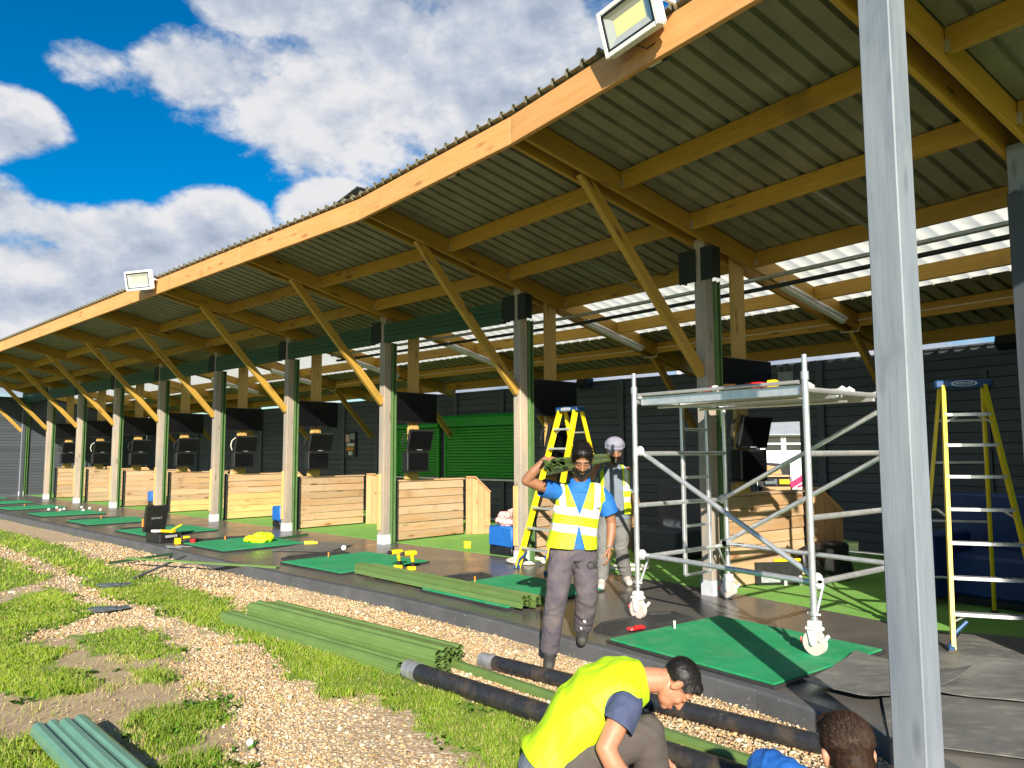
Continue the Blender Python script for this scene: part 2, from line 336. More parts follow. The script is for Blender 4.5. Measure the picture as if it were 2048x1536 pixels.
# ------------------------------------------------------------------ mesh helpers
class MB:
    def __init__(s): s.v = []; s.f = []; s.m = []; s.cur = 0
    def add(s, vs, fs):
        o = len(s.v); s.v += [tuple(x) for x in vs]; s.f += [tuple(i + o for i in f) for f in fs]; s.m += [s.cur] * len(fs); return s
    def box(s, c, size, rot=None, ch=0.0):
        hx, hy, hz = (x / 2 for x in size); c = Vector(c)
        if ch <= 0:
            vs = [Vector((x * hx, y * hy, z * hz)) for x in (-1, 1) for y in (-1, 1) for z in (-1, 1)]
            fs = [(0, 1, 3, 2), (4, 6, 7, 5), (0, 4, 5, 1), (2, 3, 7, 6), (0, 2, 6, 4), (1, 5, 7, 3)]
        else:
            vs = []; idx = {}
            for sx in (-1, 1):
                for sy in (-1, 1):
                    for sz in (-1, 1):
                        for ax in range(3):
                            p = [sx * hx, sy * hy, sz * hz]
                            for a2 in range(3):
                                if a2 != ax: p[a2] -= (sx, sy, sz)[a2] * ch
                            idx[(sx, sy, sz, ax)] = len(vs); vs.append(Vector(p))
            fs = []; T = (-1, 1)
            for sg in T:
                q = [(-1, -1), (1, -1), (1, 1), (-1, 1)]
                if sg < 0: q = q[::-1]
                fs.append([idx[(sg, a, b, 0)] for a, b in q]); fs.append([idx[(b, sg, a, 1)] for a, b in q]); fs.append([idx[(a, b, sg, 2)] for a, b in q])
            for a in T:
                for b in T:
                    e = [idx[(a, b, -1, 0)], idx[(a, b, 1, 0)], idx[(a, b, 1, 1)], idx[(a, b, -1, 1)]]; fs.append(e if a * b < 0 else e[::-1])
                    e = [idx[(-1, a, b, 1)], idx[(1, a, b, 1)], idx[(1, a, b, 2)], idx[(-1, a, b, 2)]]; fs.append(e if a * b < 0 else e[::-1])
                    e = [idx[(a, -1, b, 2)], idx[(a, 1, b, 2)], idx[(a, 1, b, 0)], idx[(a, -1, b, 0)]]; fs.append(e if a * b < 0 else e[::-1])
                    for c3 in T:
                        e = [idx[(a, b, c3, 0)], idx[(a, b, c3, 1)], idx[(a, b, c3, 2)]]; fs.append(e if a * b * c3 > 0 else e[::-1])
        if rot is not None: vs = [rot @ v for v in vs]
        return s.add([v + c for v in vs], fs)
    def loft(s, rings, closed=True, caps=True):
        n = len(rings[0]); vs = [p for r in rings for p in r]; fs = []
        for i in range(len(rings) - 1):
            for j in range(n if closed else n - 1):
                a, b = i * n + j, i * n + (j + 1) % n; fs.append((a, b, b + n, a + n))
        if caps and closed:
            fs.append(tuple(range(n))[::-1]); fs.append(tuple(range((len(rings) - 1) * n, len(rings) * n)))
        return s.add(vs, fs)
    def tube(s, pts, r, n=10, caps=True):
        pts = [Vector(p) for p in pts]; rr = r if isinstance(r, (list, tuple)) else [r] * len(pts); rings = []; u = None
        for i, p in enumerate(pts):
            d = (pts[min(i + 1, len(pts) - 1)] - pts[max(i - 1, 0)]).normalized()
            if u is None:
                u = d.orthogonal().normalized()
            else:
                u = (u - d * u.dot(d)); u = u.normalized() if u.length > 1e-5 else d.orthogonal().normalized()
            w = d.cross(u)
            rings.append([p + (u * math.cos(t) + w * math.sin(t)) * rr[i] for t in (2 * math.pi * k / n for k in range(n))])
        return s.loft(rings, True, caps)
    def cyl(s, a, b, r, r2=None, n=12): return s.tube([a, b], [r, r if r2 is None else r2], n)
    def ell(s, c, r, n=12, m=8, rot=None):
        c = Vector(c); r = (r, r, r) if isinstance(r, (int, float)) else r
        rings = []
        for i in range(m + 1):
            t = math.pi * i / m; t = min(max(t, .05), math.pi - .05)
            ring = []
            for k in range(n):
                p = 2 * math.pi * k / n; q = Vector((math.sin(t) * math.cos(p) * r[0], math.sin(t) * math.sin(p) * r[1], -math.cos(t) * r[2]))
                ring.append(c + (rot @ q if rot is not None else q))
            rings.append(ring)
        return s.loft(rings)
    def prism(s, prof, a, b, up=(0, 0, 1), caps=True):
        a, b = Vector(a), Vector(b); x = (b - a).normalized(); y = Vector(up).cross(x).normalized(); z = x.cross(y)
        return s.loft([[p + y * u + z * v for u, v in prof] for p in (a, b)], True, caps)
    def limb(s, pts, rr, n=14):
        "rounded tapered chain with hemispherical ends"
        pts = [Vector(p) for p in pts]; P = []; Q = []
        d0 = (pts[0] - pts[1]).normalized(); d1 = (pts[-1] - pts[-2]).normalized()
        for t in (.97, .75, .4): P.append(pts[0] + d0 * rr[0] * t); Q.append(rr[0] * math.sqrt(1 - t * t))
        P += pts; Q += list(rr)
        for t in (.4, .75, .97): P.append(pts[-1] + d1 * rr[-1] * t); Q.append(rr[-1] * math.sqrt(1 - t * t))
        return s.tube(P, Q, n)
    def mesh(s, name, off=None, mats=None, smooth=False):
        me = bpy.data.meshes.new(name); o = Vector(off) if off is not None else Vector((0, 0, 0))
        me.from_pydata([(v[0] - o.x, v[1] - o.y, v[2] - o.z) for v in s.v], [], s.f)
        for m in (mats if isinstance(mats, (list, tuple)) else [mats]):
            me.materials.append(MATS[m] if isinstance(m, str) else m)
        if any(s.m): me.polygons.foreach_set('material_index', s.m)
        if smooth: smooth_by_angle(me)
        me.update(); return me
    def build(s, name, mats, parent=None, smooth=False, off='auto'):
        if off == 'auto': off = parent.location if (parent is not None and parent.parent is None) else None
        ob = bpy.data.objects.new(name, s.mesh(name, off, mats, smooth)); COL.objects.link(ob)
        if parent is not None: ob.parent = parent
        return ob
def smooth_by_angle(me, ang=40):
    me.polygons.foreach_set('use_smooth', [True] * len(me.polygons))
    bm = bmesh.new(); bm.from_mesh(me)
    for e in bm.edges:
        if len(e.link_faces) == 2 and e.calc_face_angle(0) > R(ang): e.smooth = False
    bm.to_mesh(me); bm.free()
def tag(o, label=None, cat=None, group=None, kind=None):
    if label: o['label'] = label
    if cat: o['category'] = cat
    if group: o['group'] = group
    if kind: o['kind'] = kind
    return o
def thing(name, label, cat, loc=(0, 0, 0), rz=0, group=None):
    o = bpy.data.objects.new(name, None); o.empty_display_size = .1; COL.objects.link(o); o.location = loc; o.rotation_euler = (0, 0, rz)
    return tag(o, label, cat, group)
def copy_tree(o, parent=None):
    c = o.copy(); COL.objects.link(c)
    if parent is not None: c.parent = parent; c.matrix_parent_inverse = o.matrix_parent_inverse
    for ch in [x for x in KIDS.get(o.name, list(o.children))]: copy_tree(ch, c)
    return c
KIDS = {}
CACHE = {}
WORLDM = {}
def beam(name, a, b, w, h, mat, parent=None, up=(0, 0, 1), ch=.004, local=False):
    "a straight timber from a to b, w across and h deep, as one object whose local X runs along the grain"
    a, b = Vector(a), Vector(b); x = (b - a); L = x.length; x = x / L; y = Vector(up).cross(x).normalized(); z = x.cross(y)
    key = (name, round(L, 3), w, h, mat, ch)
    if key not in CACHE: CACHE[key] = MB().box((0, 0, 0), (L, w, h), None, ch).mesh(name, None, mat)
    o = bpy.data.objects.new(name, CACHE[key]); COL.objects.link(o)
    M = Matrix((x, y, z)).transposed().to_4x4(); M.translation = (a + b) / 2; WORLDM[o.name] = M.copy()
    if parent is not None:
        o.parent = parent
        if not local: M = parent_matrix(parent).inverted() @ M
    o.matrix_local = M if parent is not None else M
    if parent is None: o.matrix_world = M
    return o
def parent_matrix(p):
    M = Matrix.LocRotScale(p.location, p.rotation_euler, (1, 1, 1))
    return parent_matrix(p.parent) @ M if p.parent is not None else M
def text_mesh(name, body, size, mat, M, parent, ext=.002):
    cu = bpy.data.curves.new(name, 'FONT'); cu.body = body; cu.size = size; cu.extrude = ext; cu.align_x = 'CENTER'; cu.align_y = 'CENTER'
    tmp = bpy.data.objects.new('tmp', cu); COL.objects.link(tmp); bpy.context.view_layer.update()
    me = bpy.data.meshes.new_from_object(tmp.evaluated_get(bpy.context.evaluated_depsgraph_get())); bpy.data.objects.remove(tmp)
    me.materials.clear(); me.materials.append(MATS[mat]); o = bpy.data.objects.new(name, me); COL.objects.link(o); o.parent = parent; o.matrix_local = M
    return o

# ------------------------------------------------------------------ plan of the bays
A1, A2 = R(136.314), R(129.391); A3 = A2 - R(4.5); PITCH = 3.3027
NAMES = 'ZABCDEFGHIJK'
C0 = Vector((0.1272, 11.1853))
dirv = lambda a: Vector((math.cos(a), math.sin(a)))
POS = {}; ANG = {}
for i, k in enumerate('CDEFGHIJK'):
    POS[k] = C0 + dirv(A1) * PITCH * i; ANG[k] = A1 if i else (A1 + A2) / 2
POS['B'] = C0 - dirv(A2) * PITCH; ANG['B'] = (A2 + A3) / 2
POS['A'] = POS['B'] - dirv(A3) * PITCH; ANG['A'] = A3
POS['Z'] = POS['A'] - dirv(A3) * PITCH; ANG['Z'] = A3
def OUT(k): a = ANG[k]; return Vector((-math.sin(a), math.cos(a)))
def Q(k, out, z, near=0.0):
    "world point in the frame of post k: out towards the field, near towards the near bays"
    o = OUT(k); d = Vector((o.y, -o.x))      # d points to the far end for this handedness
    d = dirv(ANG[k]); p = POS[k] + o * out - d * near
    return Vector((p.x, p.y, z))
def FRZ(k): o = OUT(k); return math.atan2(o.y, o.x)
def zb(out): return 3.971 + .2126 * out       # rafter underside
def zr(out): return 4.196 + .2126 * out       # roof sheet underside
BAYS = list(zip(NAMES[:-1], NAMES[1:]))
ORD = {k: w for k, w in zip('BCDEFGHIJK', ['nearest', 'second', 'third', 'fourth', 'fifth', 'sixth', 'seventh', 'eighth', 'ninth', 'farthest'])}
GZ = -0.14
EDGE = [Q('K', 2.85, 0, -3.0).xy, (-13.72, 20.49), (-11.16, 18.05), (-6.49, 13.61), (-4.80, 11.86), (-2.84, 9.965), (-1.36, 8.61), (-.142, 7.316), (.225, 6.874), (.868, 6.179), (1.625, 5.233), (1.86, 4.83), (2.08, 4.45), (2.16, 3.9), (2.5, 2.9), (3.4, 1.2)]
EDGE = [Vector(p) for p in EDGE]

# ------------------------------------------------------------------ ground
POLY = dict(
G1=[(-11.70,17.51),(-8.52,14.48),(-6.02,11.71),(-5.34,11.23),(-3.97,9.66),(-2.99,8.61),(-2.92,8.12),(-2.33,7.78),(-0.79,6.29),(-0.70,5.84),(-0.09,5.35),(0.30,4.85),(0.45,4.19),(-0.20,3.6),(-0.29,4.52),(-0.49,4.86),(-0.74,5.21),(-1.06,5.62),(-1.33,5.52),(-1.59,5.98),(-1.96,6.38),(-2.25,7.01),(-2.79,7.38),(-3.12,7.79),(-3.65,8.25),(-4.41,9.06),(-5.12,9.53),(-6.07,10.82),(-7.39,12.26),(-9.69,14.53)],
G2=[(-13.4,16.6),(-8.56,12.85),(-6.65,11.05),(-6.28,10.34),(-6.46,9.72),(-6.91,9.11),(-14,9.2),(-16,14)],
G3=[(-6.29,8.31),(-5.94,8.95),(-6.06,9.39),(-6.05,10.06),(-5.04,9.07),(-4.45,8.15),(-4.56,7.82),(-4.80,7.62),(-4.50,7.05),(-4.54,6.88),(-5.07,6.73),(-7,7.6)],
G4=[(-4.21,7.31),(-4.01,7.70),(-3.38,7.39),(-2.93,6.86),(-2.88,6.54),(-3.24,6.70),(-3.58,6.71)],
G5=[(-4.98,6.89),(-4.60,6.97),(-4.42,7.14),(-3.92,6.71),(-3.62,6.27),(-3.17,5.88),(-3.13,5.65),(-3.38,5.54),(-3.72,5.66),(-4.2,5.6)],
G6=[(-3.06,6.26),(-2.87,6.26),(-2.59,5.99),(-2.67,5.87)],
G7=[(-2.34,4.88),(-2.37,5.14),(-2.31,5.48),(-2.10,5.58),(-1.88,5.37),(-1.80,5.04),(-1.95,4.92),(-1.94,4.64),(-2.06,4.57),(-2.23,4.72)],
G8=[(-3.9,4.8),(-3.39,4.80),(-3.09,4.80),(-2.82,4.84),(-2.15,4.21),(-2.0,3.5),(-4,3.5)],
G9=[(-1.85,4.50),(-1.72,4.60),(-1.49,4.37),(-1.44,3.6),(-1.89,3.6),(-1.97,4.40)])
GRAV = dict(
T=[(-9.96,14.92),(-7.47,12.39),(-6.19,11.03),(-5.06,9.53),(-3.70,8.38),(-3.16,7.90),(-2.83,7.48),(-2.28,7.10),(-1.94,6.38),(-1.58,5.98),(-1.31,5.52),(-1.04,5.62),(-0.72,5.21),(-0.47,4.86),(-0.27,4.52),(-0.19,3.5),(-1.44,3.5),(-1.66,4.64),(-1.67,4.87),(-1.85,5.27),(-2.26,5.64),(-2.63,6.25),(-2.93,6.86),(-3.38,7.39),(-4.45,8.15),(-5.04,9.07),(-6.16,10.24),(-6.65,11.05),(-8.56,12.85),(-11.42,14.97),(-13.22,17.30)],
T2=[(-8,9.4),(-6.46,9.72),(-6.18,10.33),(-5.07,9.07),(-5.99,9.97),(-6.06,9.39),(-5.94,8.95),(-8,8.2)],
T3=[(-4.45,8.15),(-4.56,7.82),(-4.80,7.62),(-4.56,7.14),(-4.19,7.27),(-3.98,7.65),(-3.35,7.39),(-3.80,8.02)],
# strip along the kerb
KS=[tuple(p) for p in EDGE] + [(1.0, 1.2), (0.6, 4.0), (0.32, 4.85), (-0.09, 5.40), (-0.70, 5.9), (-0.79, 6.35), (-2.3, 7.85), (-2.92, 8.2), (-2.99, 8.61), (-3.97, 9.66), (-5.34, 11.23), (-6.02, 11.71), (-8.52, 14.48), (-11.70, 17.51), (-17, 22.5), (-20, 26)])
def inside(poly, x, y):
    p = np.array(poly, float); r = np.zeros(x.shape, bool); j = len(p) - 1
    for i in range(len(p)):
        xi, yi = p[i]; xj, yj = p[j]
        c = ((yi > y) != (yj > y)); xx = (xj - xi) * (y - yi) / (yj - yi + 1e-12) + xi
        r ^= c & (x < xx); j = i
    return r
def edge_dist(poly, x, y):
    p = np.array(poly, float); d = np.full(x.shape, 1e9)
    for i in range(len(p)):
        a = p[i - 1]; b = p[i]; e = b - a; L2 = (e * e).sum() + 1e-12
        t = np.clip(((x - a[0]) * e[0] + (y - a[1]) * e[1]) / L2, 0, 1)
        d = np.minimum(d, np.hypot(x - a[0] - t * e[0], y - a[1] - t * e[1]))
    return d
def field(polys, x, y, soft):
    f = np.full(x.shape, -1e9); x0, y0 = x, y      # ragged outlines
    w = lambda a, b, c, d: np.sin(a * x0 + b * y0 + c) * np.cos(b * 1.3 * x0 - a * .7 * y0 + d)
    x = x0 + .075 * w(5.1, 3.3, 0, 1) + .055 * w(11.7, -8.3, 2, 0) + .04 * w(23, 19, 1, 3); y = y0 + .075 * w(-4.3, 5.9, 3, 2) + .055 * w(9.1, 12.7, 0, 1) + .04 * w(-21, 26, 2, 2)
    for p in polys.values():
        s = np.where(inside(p, x, y), 1, -1) * edge_dist(p, x, y); f = np.maximum(f, s)
    return np.clip(f / soft * .5 + .5, 0, 1)
DECKPOLY = [tuple(p) for p in EDGE] + [(9, 3), (12, 9), (2, 22), (-16, 36), (-26, 33)]
def build_ground():
    st = .085; xs = np.arange(-24, 4.01, st); ys = np.arange(2.6, 26.01, st); X, Y = np.meshgrid(xs, ys)
    Xf, Yf = X.ravel(), Y.ravel()
    g = field(POLY, Xf, Yf, .15); far = np.clip((Yf - .55 * -Xf - 9), 0, 1)
    grass = np.maximum(g, np.where((inside(GRAV['T'], Xf, Yf) | inside(GRAV['KS'], Xf, Yf) | (Yf < 12)), 0, np.where(Xf < -7.5, .9, 0)))
    grv = field(GRAV, Xf, Yf, .25)
    Z = GZ + .012 * np.sin(Xf * 1.7 + .6 * Yf) * np.cos(Yf * 1.3) + grass * .012
    me = bpy.data.meshes.new('ground'); nx, ny = len(xs), len(ys)
    co = np.stack([Xf, Yf, Z], 1).astype(np.float32)
    i = np.arange(ny * nx).reshape(ny, nx); f = np.stack([i[:-1, :-1], i[:-1, 1:], i[1:, 1:], i[1:, :-1]], -1).reshape(-1, 4)
    bulk(me, co, f)
    for nm, a in (('grass', grass), ('gravel', grv)):
        at = me.attributes.new(nm, 'FLOAT', 'POINT'); at.data.foreach_set('value', a.astype(np.float32))
    me.materials.append(MATS['ground_soil']); me.polygons.foreach_set('use_smooth', [True] * len(me.polygons))
    o = bpy.data.objects.new('ground', me); COL.objects.link(o); tag(o, kind='structure')
    b = MB(); b.add([(-900, -900, -.42), (900, -900, -.42), (900, 900, -.42), (-900, 900, -.42)], [(0, 1, 2, 3)])
    o = b.build('field', 'far_grass'); tag(o, kind='structure')
def bulk(me, co, f):
    k = f.shape[1]; me.vertices.add(len(co)); me.vertices.foreach_set('co', co.ravel())
    me.loops.add(f.size); me.loops.foreach_set('vertex_index', f.ravel().astype(np.int32))
    me.polygons.add(len(f)); me.polygons.foreach_set('loop_start', np.arange(0, f.size, k, dtype=np.int32)); me.polygons.foreach_set('loop_total', np.full(len(f), k, np.int32))
    me.update(calc_edges=True); me.validate()
build_ground()
def sample(n, x0, x1, y0, y1): return rng.uniform(x0, x1, n), rng.uniform(y0, y1, n)
def build_gravel():
    P = []
    for (n, x0, x1, y0, y1, s0, s1) in ((70000, -3.2, 2.2, 3.7, 7.0, .005, .0115), (40000, -5.5, 1.0, 7.0, 10, .007, .014), (18000, -10, -2, 9.5, 15, .011, .018)):
        x, y = sample(n, x0, x1, y0, y1)
        w = field(GRAV, x, y, .2); k = rng.random(n) < np.clip(w * 1.3 - .2, 0.012, 1)
        g = field(POLY, x, y, .2); k &= rng.random(n) > g * .9
        k &= ~inside(DECKPOLY, x, y)
        x, y = x[k], y[k]; P.append(np.stack([x, y, rng.uniform(s0, s1, len(x))], 1))
    # loose heap where the gravel is thrown against the kerb
    P = np.concatenate(P); n = len(P); big = rng.random(n) < .03; P[big, 2] *= rng.uniform(1.5, 2.3, big.sum())
    t = (1 + 5 ** .5) / 2
    ico = np.array([(-1, t, 0), (1, t, 0), (-1, -t, 0), (1, -t, 0), (0, -1, t), (0, 1, t), (0, -1, -t), (0, 1, -t), (t, 0, -1), (t, 0, 1), (-t, 0, -1), (-t, 0, 1)]) / math.sqrt(1 + t * t)
    F = np.array([(0, 11, 5), (0, 5, 1), (0, 1, 7), (0, 7, 10), (0, 10, 11), (1, 5, 9), (5, 11, 4), (11, 10, 2), (10, 7, 6), (7, 1, 8), (3, 9, 4), (3, 4, 2), (3, 2, 6), (3, 6, 8), (3, 8, 9), (4, 9, 5), (2, 4, 11), (6, 2, 10), (8, 6, 7), (9, 8, 1)])
    sc = np.stack([rng.uniform(.8, 1.45, n), rng.uniform(.7, 1.1, n), rng.uniform(.45, .75, n)], 1) * P[:, 2:3]
    v = ico[None] * sc[:, None] * rng.uniform(.82, 1.15, (n, 12, 1))
    a = rng.uniform(0, 2 * math.pi, n); b = rng.normal(0, .35, n)
    c, s = np.cos(a)[:, None], np.sin(a)[:, None]; cb, sb = np.cos(b)[:, None], np.sin(b)[:, None]
    x, y, z = v[..., 0], v[..., 1], v[..., 2]; x, z = x * cb - z * sb, x * sb + z * cb; x, y = x * c - y * s, x * s + y * c
    co = np.stack([x + P[:, 0:1], y + P[:, 1:2], z + GZ + P[:, 2:3] * rng.uniform(.05, .75, (n, 1)) + .004], -1).reshape(-1, 3).astype(np.float32)
    f = (F[None] + (np.arange(n) * 12)[:, None, None]).reshape(-1, 3)
    me = bpy.data.meshes.new('gravel_stones'); bulk(me, co, f)
    pal = np.array([(.54, .35, .18), (.64, .45, .26), (.70, .53, .35), (.76, .65, .50), (.48, .38, .29), (.66, .42, .22), (.80, .73, .63), (.58, .46, .34)])
    col = pal[rng.integers(0, len(pal), n)] * rng.uniform(.62, .94, (n, 1)) * np.array([(1.0, .95, .80)]); set_tint(me, col, 12)
    me.materials.append(MATS['pebble']); o = bpy.data.objects.new('gravel_stones', me); COL.objects.link(o); tag(o, kind='stuff')
def set_tint(me, col, k):
    at = me.color_attributes.new('tint', 'FLOAT_COLOR', 'POINT')
    c = np.concatenate([np.clip(col, 0, 1), np.ones((len(col), 1))], 1); at.data.foreach_set('color', np.repeat(c, k, 0).astype(np.float32).ravel())
build_gravel()
def build_grass():
    P = []
    for (n, x0, x1, y0, y1, h0, h1, w) in ((150000, -4.2, .9, 3.7, 6.6, .018, .052, .0026), (130000, -6.5, 0, 6.4, 10, .02, .055, .004), (60000, -14, -3, 8.5, 19, .03, .06, .008)):
        x, y = sample(n, x0, x1, y0, y1); g = field(POLY, x, y, .17); gv = field(GRAV, x, y, .2)
        nz = np.array([noise.noise((a * 2.3, b * 2.3, 0)) + .6 * noise.noise((a * 7, b * 7, 3)) for a, b in zip(x, y)])
        k = ((g + nz * .62 + rng.normal(0, .16, n) > .56) & (rng.random(n) < 1.15 - gv)) | (rng.random(n) < np.where(gv > .5, .004, .035)); k &= ~inside(DECKPOLY, x, y)
        x, y, nz = x[k], y[k], nz[k]; m = len(x)
        P.append(np.stack([x, y, rng.uniform(h0, h1, m) * (1 + .5 * nz) * np.where(g[k] < .3, .7, 1), np.full(m, w), nz, (g[k] < .3)], 1))
    P = np.concatenate(P); n = len(P); a = rng.uniform(0, 2 * math.pi, n); ln = rng.uniform(.25, 1.15, n) * P[:, 2]; la = rng.uniform(0, 2 * math.pi, n)
    dx, dy = np.cos(a) * P[:, 3], np.sin(a) * P[:, 3]; lx, ly = np.cos(la) * ln, np.sin(la) * ln
    z0 = GZ + .006; x, y, h = P[:, 0], P[:, 1], P[:, 2]
    v = np.stack([np.stack([x - dx, y - dy, np.full(n, z0 - .01)], 1), np.stack([x + dx, y + dy, np.full(n, z0 - .01)], 1),
                  np.stack([x + dx * .8 + lx * .35, y + dy * .8 + ly * .35, z0 + h * .62], 1), np.stack([x - dx * .8 + lx * .35, y - dy * .8 + ly * .35, z0 + h * .62], 1),
                  np.stack([x + lx, y + ly, z0 + h], 1)], 1).reshape(-1, 3).astype(np.float32)
    F = np.array([(0, 1, 2), (0, 2, 3), (3, 2, 4)]); f = (F[None] + (np.arange(n) * 5)[:, None, None]).reshape(-1, 3)
    me = bpy.data.meshes.new('grass'); bulk(me, v, f)
    lo = np.array([noise.noise((a * .9, b * .9, 7)) for a, b in zip(P[:, 0], P[:, 1])]); t = np.clip(rng.random(n) * .6 + P[:, 4] * .4 + lo * .7 + .22, 0, 1)[:, None]; dry = (rng.random(n) < np.where(P[:, 5] > .5, .7, .17))[:, None]
    col = (1 - t) * np.array([(.13, .25, .012)]) + t * np.array([(.36, .50, .035)]); col = np.where(dry, np.array([(.52, .46, .17)]), col) * rng.uniform(.75, 1.2, (n, 1))
    set_tint(me, col, 5); me.materials.append(MATS['grass_blade']); o = bpy.data.objects.new('grass', me); COL.objects.link(o); tag(o, kind='stuff')
build_grass()
def build_weeds():
    V_, F_, C_ = [], [], []
    x, y = sample(5200, -5.5, .8, 3.7, 9.5); g = field(POLY, x, y, .25); gv = field(GRAV, x, y, .2)
    for a, b, q, w in zip(x, y, g, gv):
        n_ = noise.noise((a * 1.6 + 5, b * 1.6, 2))
        if not (q > .35 and n_ > .05) and not (w < .3 and n_ > .28): continue
        c = np.array([(.10, .24, .015)]) * random.uniform(.7, 1.3)
        for j in range(random.randint(4, 8)):
            th = random.uniform(0, 6.28); L = random.uniform(.016, .038); W_ = L * .36; h = random.uniform(.010, .038); dx, dy = math.cos(th), math.sin(th); o = len(V_)
            V_ += [(a, b, GZ + .005), (a + dx * L * .55 - dy * W_, b + dy * L * .55 + dx * W_, GZ + h), (a + dx * L, b + dy * L, GZ + h * .85), (a + dx * L * .55 + dy * W_, b + dy * L * .55 - dx * W_, GZ + h)]
            F_.append((o, o + 1, o + 2, o + 3)); C_ += [c[0] * random.uniform(.85, 1.15)] * 4
    me = bpy.data.meshes.new('weeds'); bulk(me, np.array(V_, np.float32), np.array(F_)); set_tint(me, np.array(C_), 1)
    me.materials.append(MATS['grass_blade']); o = bpy.data.objects.new('weeds', me); COL.objects.link(o); tag(o, kind='stuff')
build_weeds()

# ------------------------------------------------------------------ deck, kerb, carpet
def flat(name, pts, z0, z1, mat, kind='structure'):
    b = MB(); n = len(pts); b.add([(p[0], p[1], z1) for p in pts], [tuple(range(n))])
    b.add([(p[0], p[1], z) for z in (z1, z0) for p in pts], [(i, (i + 1) % n, (i + 1) % n + n, i + n)[::-1] for i in range(n)])
    me = b.mesh(name, None, mat); bm = bmesh.new(); bm.from_mesh(me); bmesh.ops.remove_doubles(bm, verts=bm.verts, dist=1e-5)
    bmesh.ops.recalc_face_normals(bm, faces=bm.faces); bm.to_mesh(me); bm.free()
    o = bpy.data.objects.new(name, me); COL.objects.link(o); tag(o, kind=kind); return o
BACK = [Q(k, -4.75, 0).xy for k in NAMES]
inner = []
for i, p in enumerate(EDGE):
    a = EDGE[max(i - 1, 0)]; b = EDGE[min(i + 1, len(EDGE) - 1)]; t = (b - a).normalized(); inner.append(p + Vector((-t.y, t.x)) * .11)
flat('deck', [p for p in inner] + [Vector(p) for p in BACK] + [Q('K', -4.75, 0, -3).xy], -.5, 0.0, 'deck_rubber')
kb = MB()
kr = []
for i, p in enumerate(EDGE):
    q = inner[i]; kr.append([(p.x, p.y, -.5), (p.x, p.y, -.012), (p.x + (q.x - p.x) * .12, p.y + (q.y - p.y) * .12, .003), (q.x, q.y, .003), (q.x, q.y, -.5)])
kb.loft(kr, True, True); o = kb.build('kerb', 'kerb_painted'); tag(o, kind='structure')
flat('carpet', [Q(k, -.27, 0).xy for k in NAMES[::-1]] + [Q(k, -4.6, 0).xy for k in NAMES], -.002, .006, 'carpet_green')

# ------------------------------------------------------------------ the timber shelter
SH = thing('golf_bay_shelter', 'long open-fronted timber golf range shelter with corrugated roof', 'shelter', tuple(C0) + (0,))
def sheet(name, i, k, o0, o1, mat, lift=0.0, per=.2064, h=.042, skins=(0.0, .004)):
    n = max(4, round((POS[k] - POS[i]).length / per)); prof = []
    for j in range(n): prof += [(j / n, 0), ((j + .34) / n, 0), ((j + .41) / n, h), ((j + .57) / n, h), ((j + .64) / n, 0)]
    prof.append((1.0, 0)); b = MB(); rows = []
    for lo in skins:
        for o in ((o0, o1) if lo == 0 else (o1, o0)):
            rows.append([Q(i, o, 0).lerp(Q(k, o, 0), t) + Vector((0, 0, zr(o) + hh + lift + lo + .005)) for t, hh in prof])
    if len(skins) > 1: rows.append(rows[0])
    b.loft(rows, False, False); return b.build(name, mat, SH, len(skins) == 1)
for i, k in BAYS:
    sheet('roof_sheet', i, k, 2.835, -.98, 'roof_metal'); sheet('translucent_sheet', i, k, -.80, -2.86, 'translucent_sheet', .006, h=.004, skins=(0.0,))
    sheet('roof_sheet', i, k, -2.72, -4.36, 'roof_metal', .001)
    a, b = Q(i, 2.775, 0), Q(k, 2.775, 0); a.z = b.z = 4.638
    beam('fascia_board', a, b, .048, .272, 'wood_fascia', SH)
    for po in (1.43, .33, -.87, -2.12, -3.23, -4.25):
        z = zr(po) - .091; a, b = Q(i, po, z, -.13), Q(k, po, z, .13)
        beam('purlin', a, b, .055, .186, 'wood_beam', SH)
        if po > -.9:
            for kk, sg in ((i, -1), (k, 1)):
                m = MB(); c = Q(kk, po, z - .01, sg * .140); r = Matrix.Rotation(FRZ(kk), 3, 'Z')
                m.box(c + Vector((0, 0, -.07)), (.056, .05, .004), r); m.box(c + r @ Vector((.028, 0, -.03)), (.004, .05, .09), r); m.box(c + r @ Vector((-.028, 0, -.03)), (.004, .05, .09), r)
                m.build('joist_hanger', 'steel_bracket', SH)
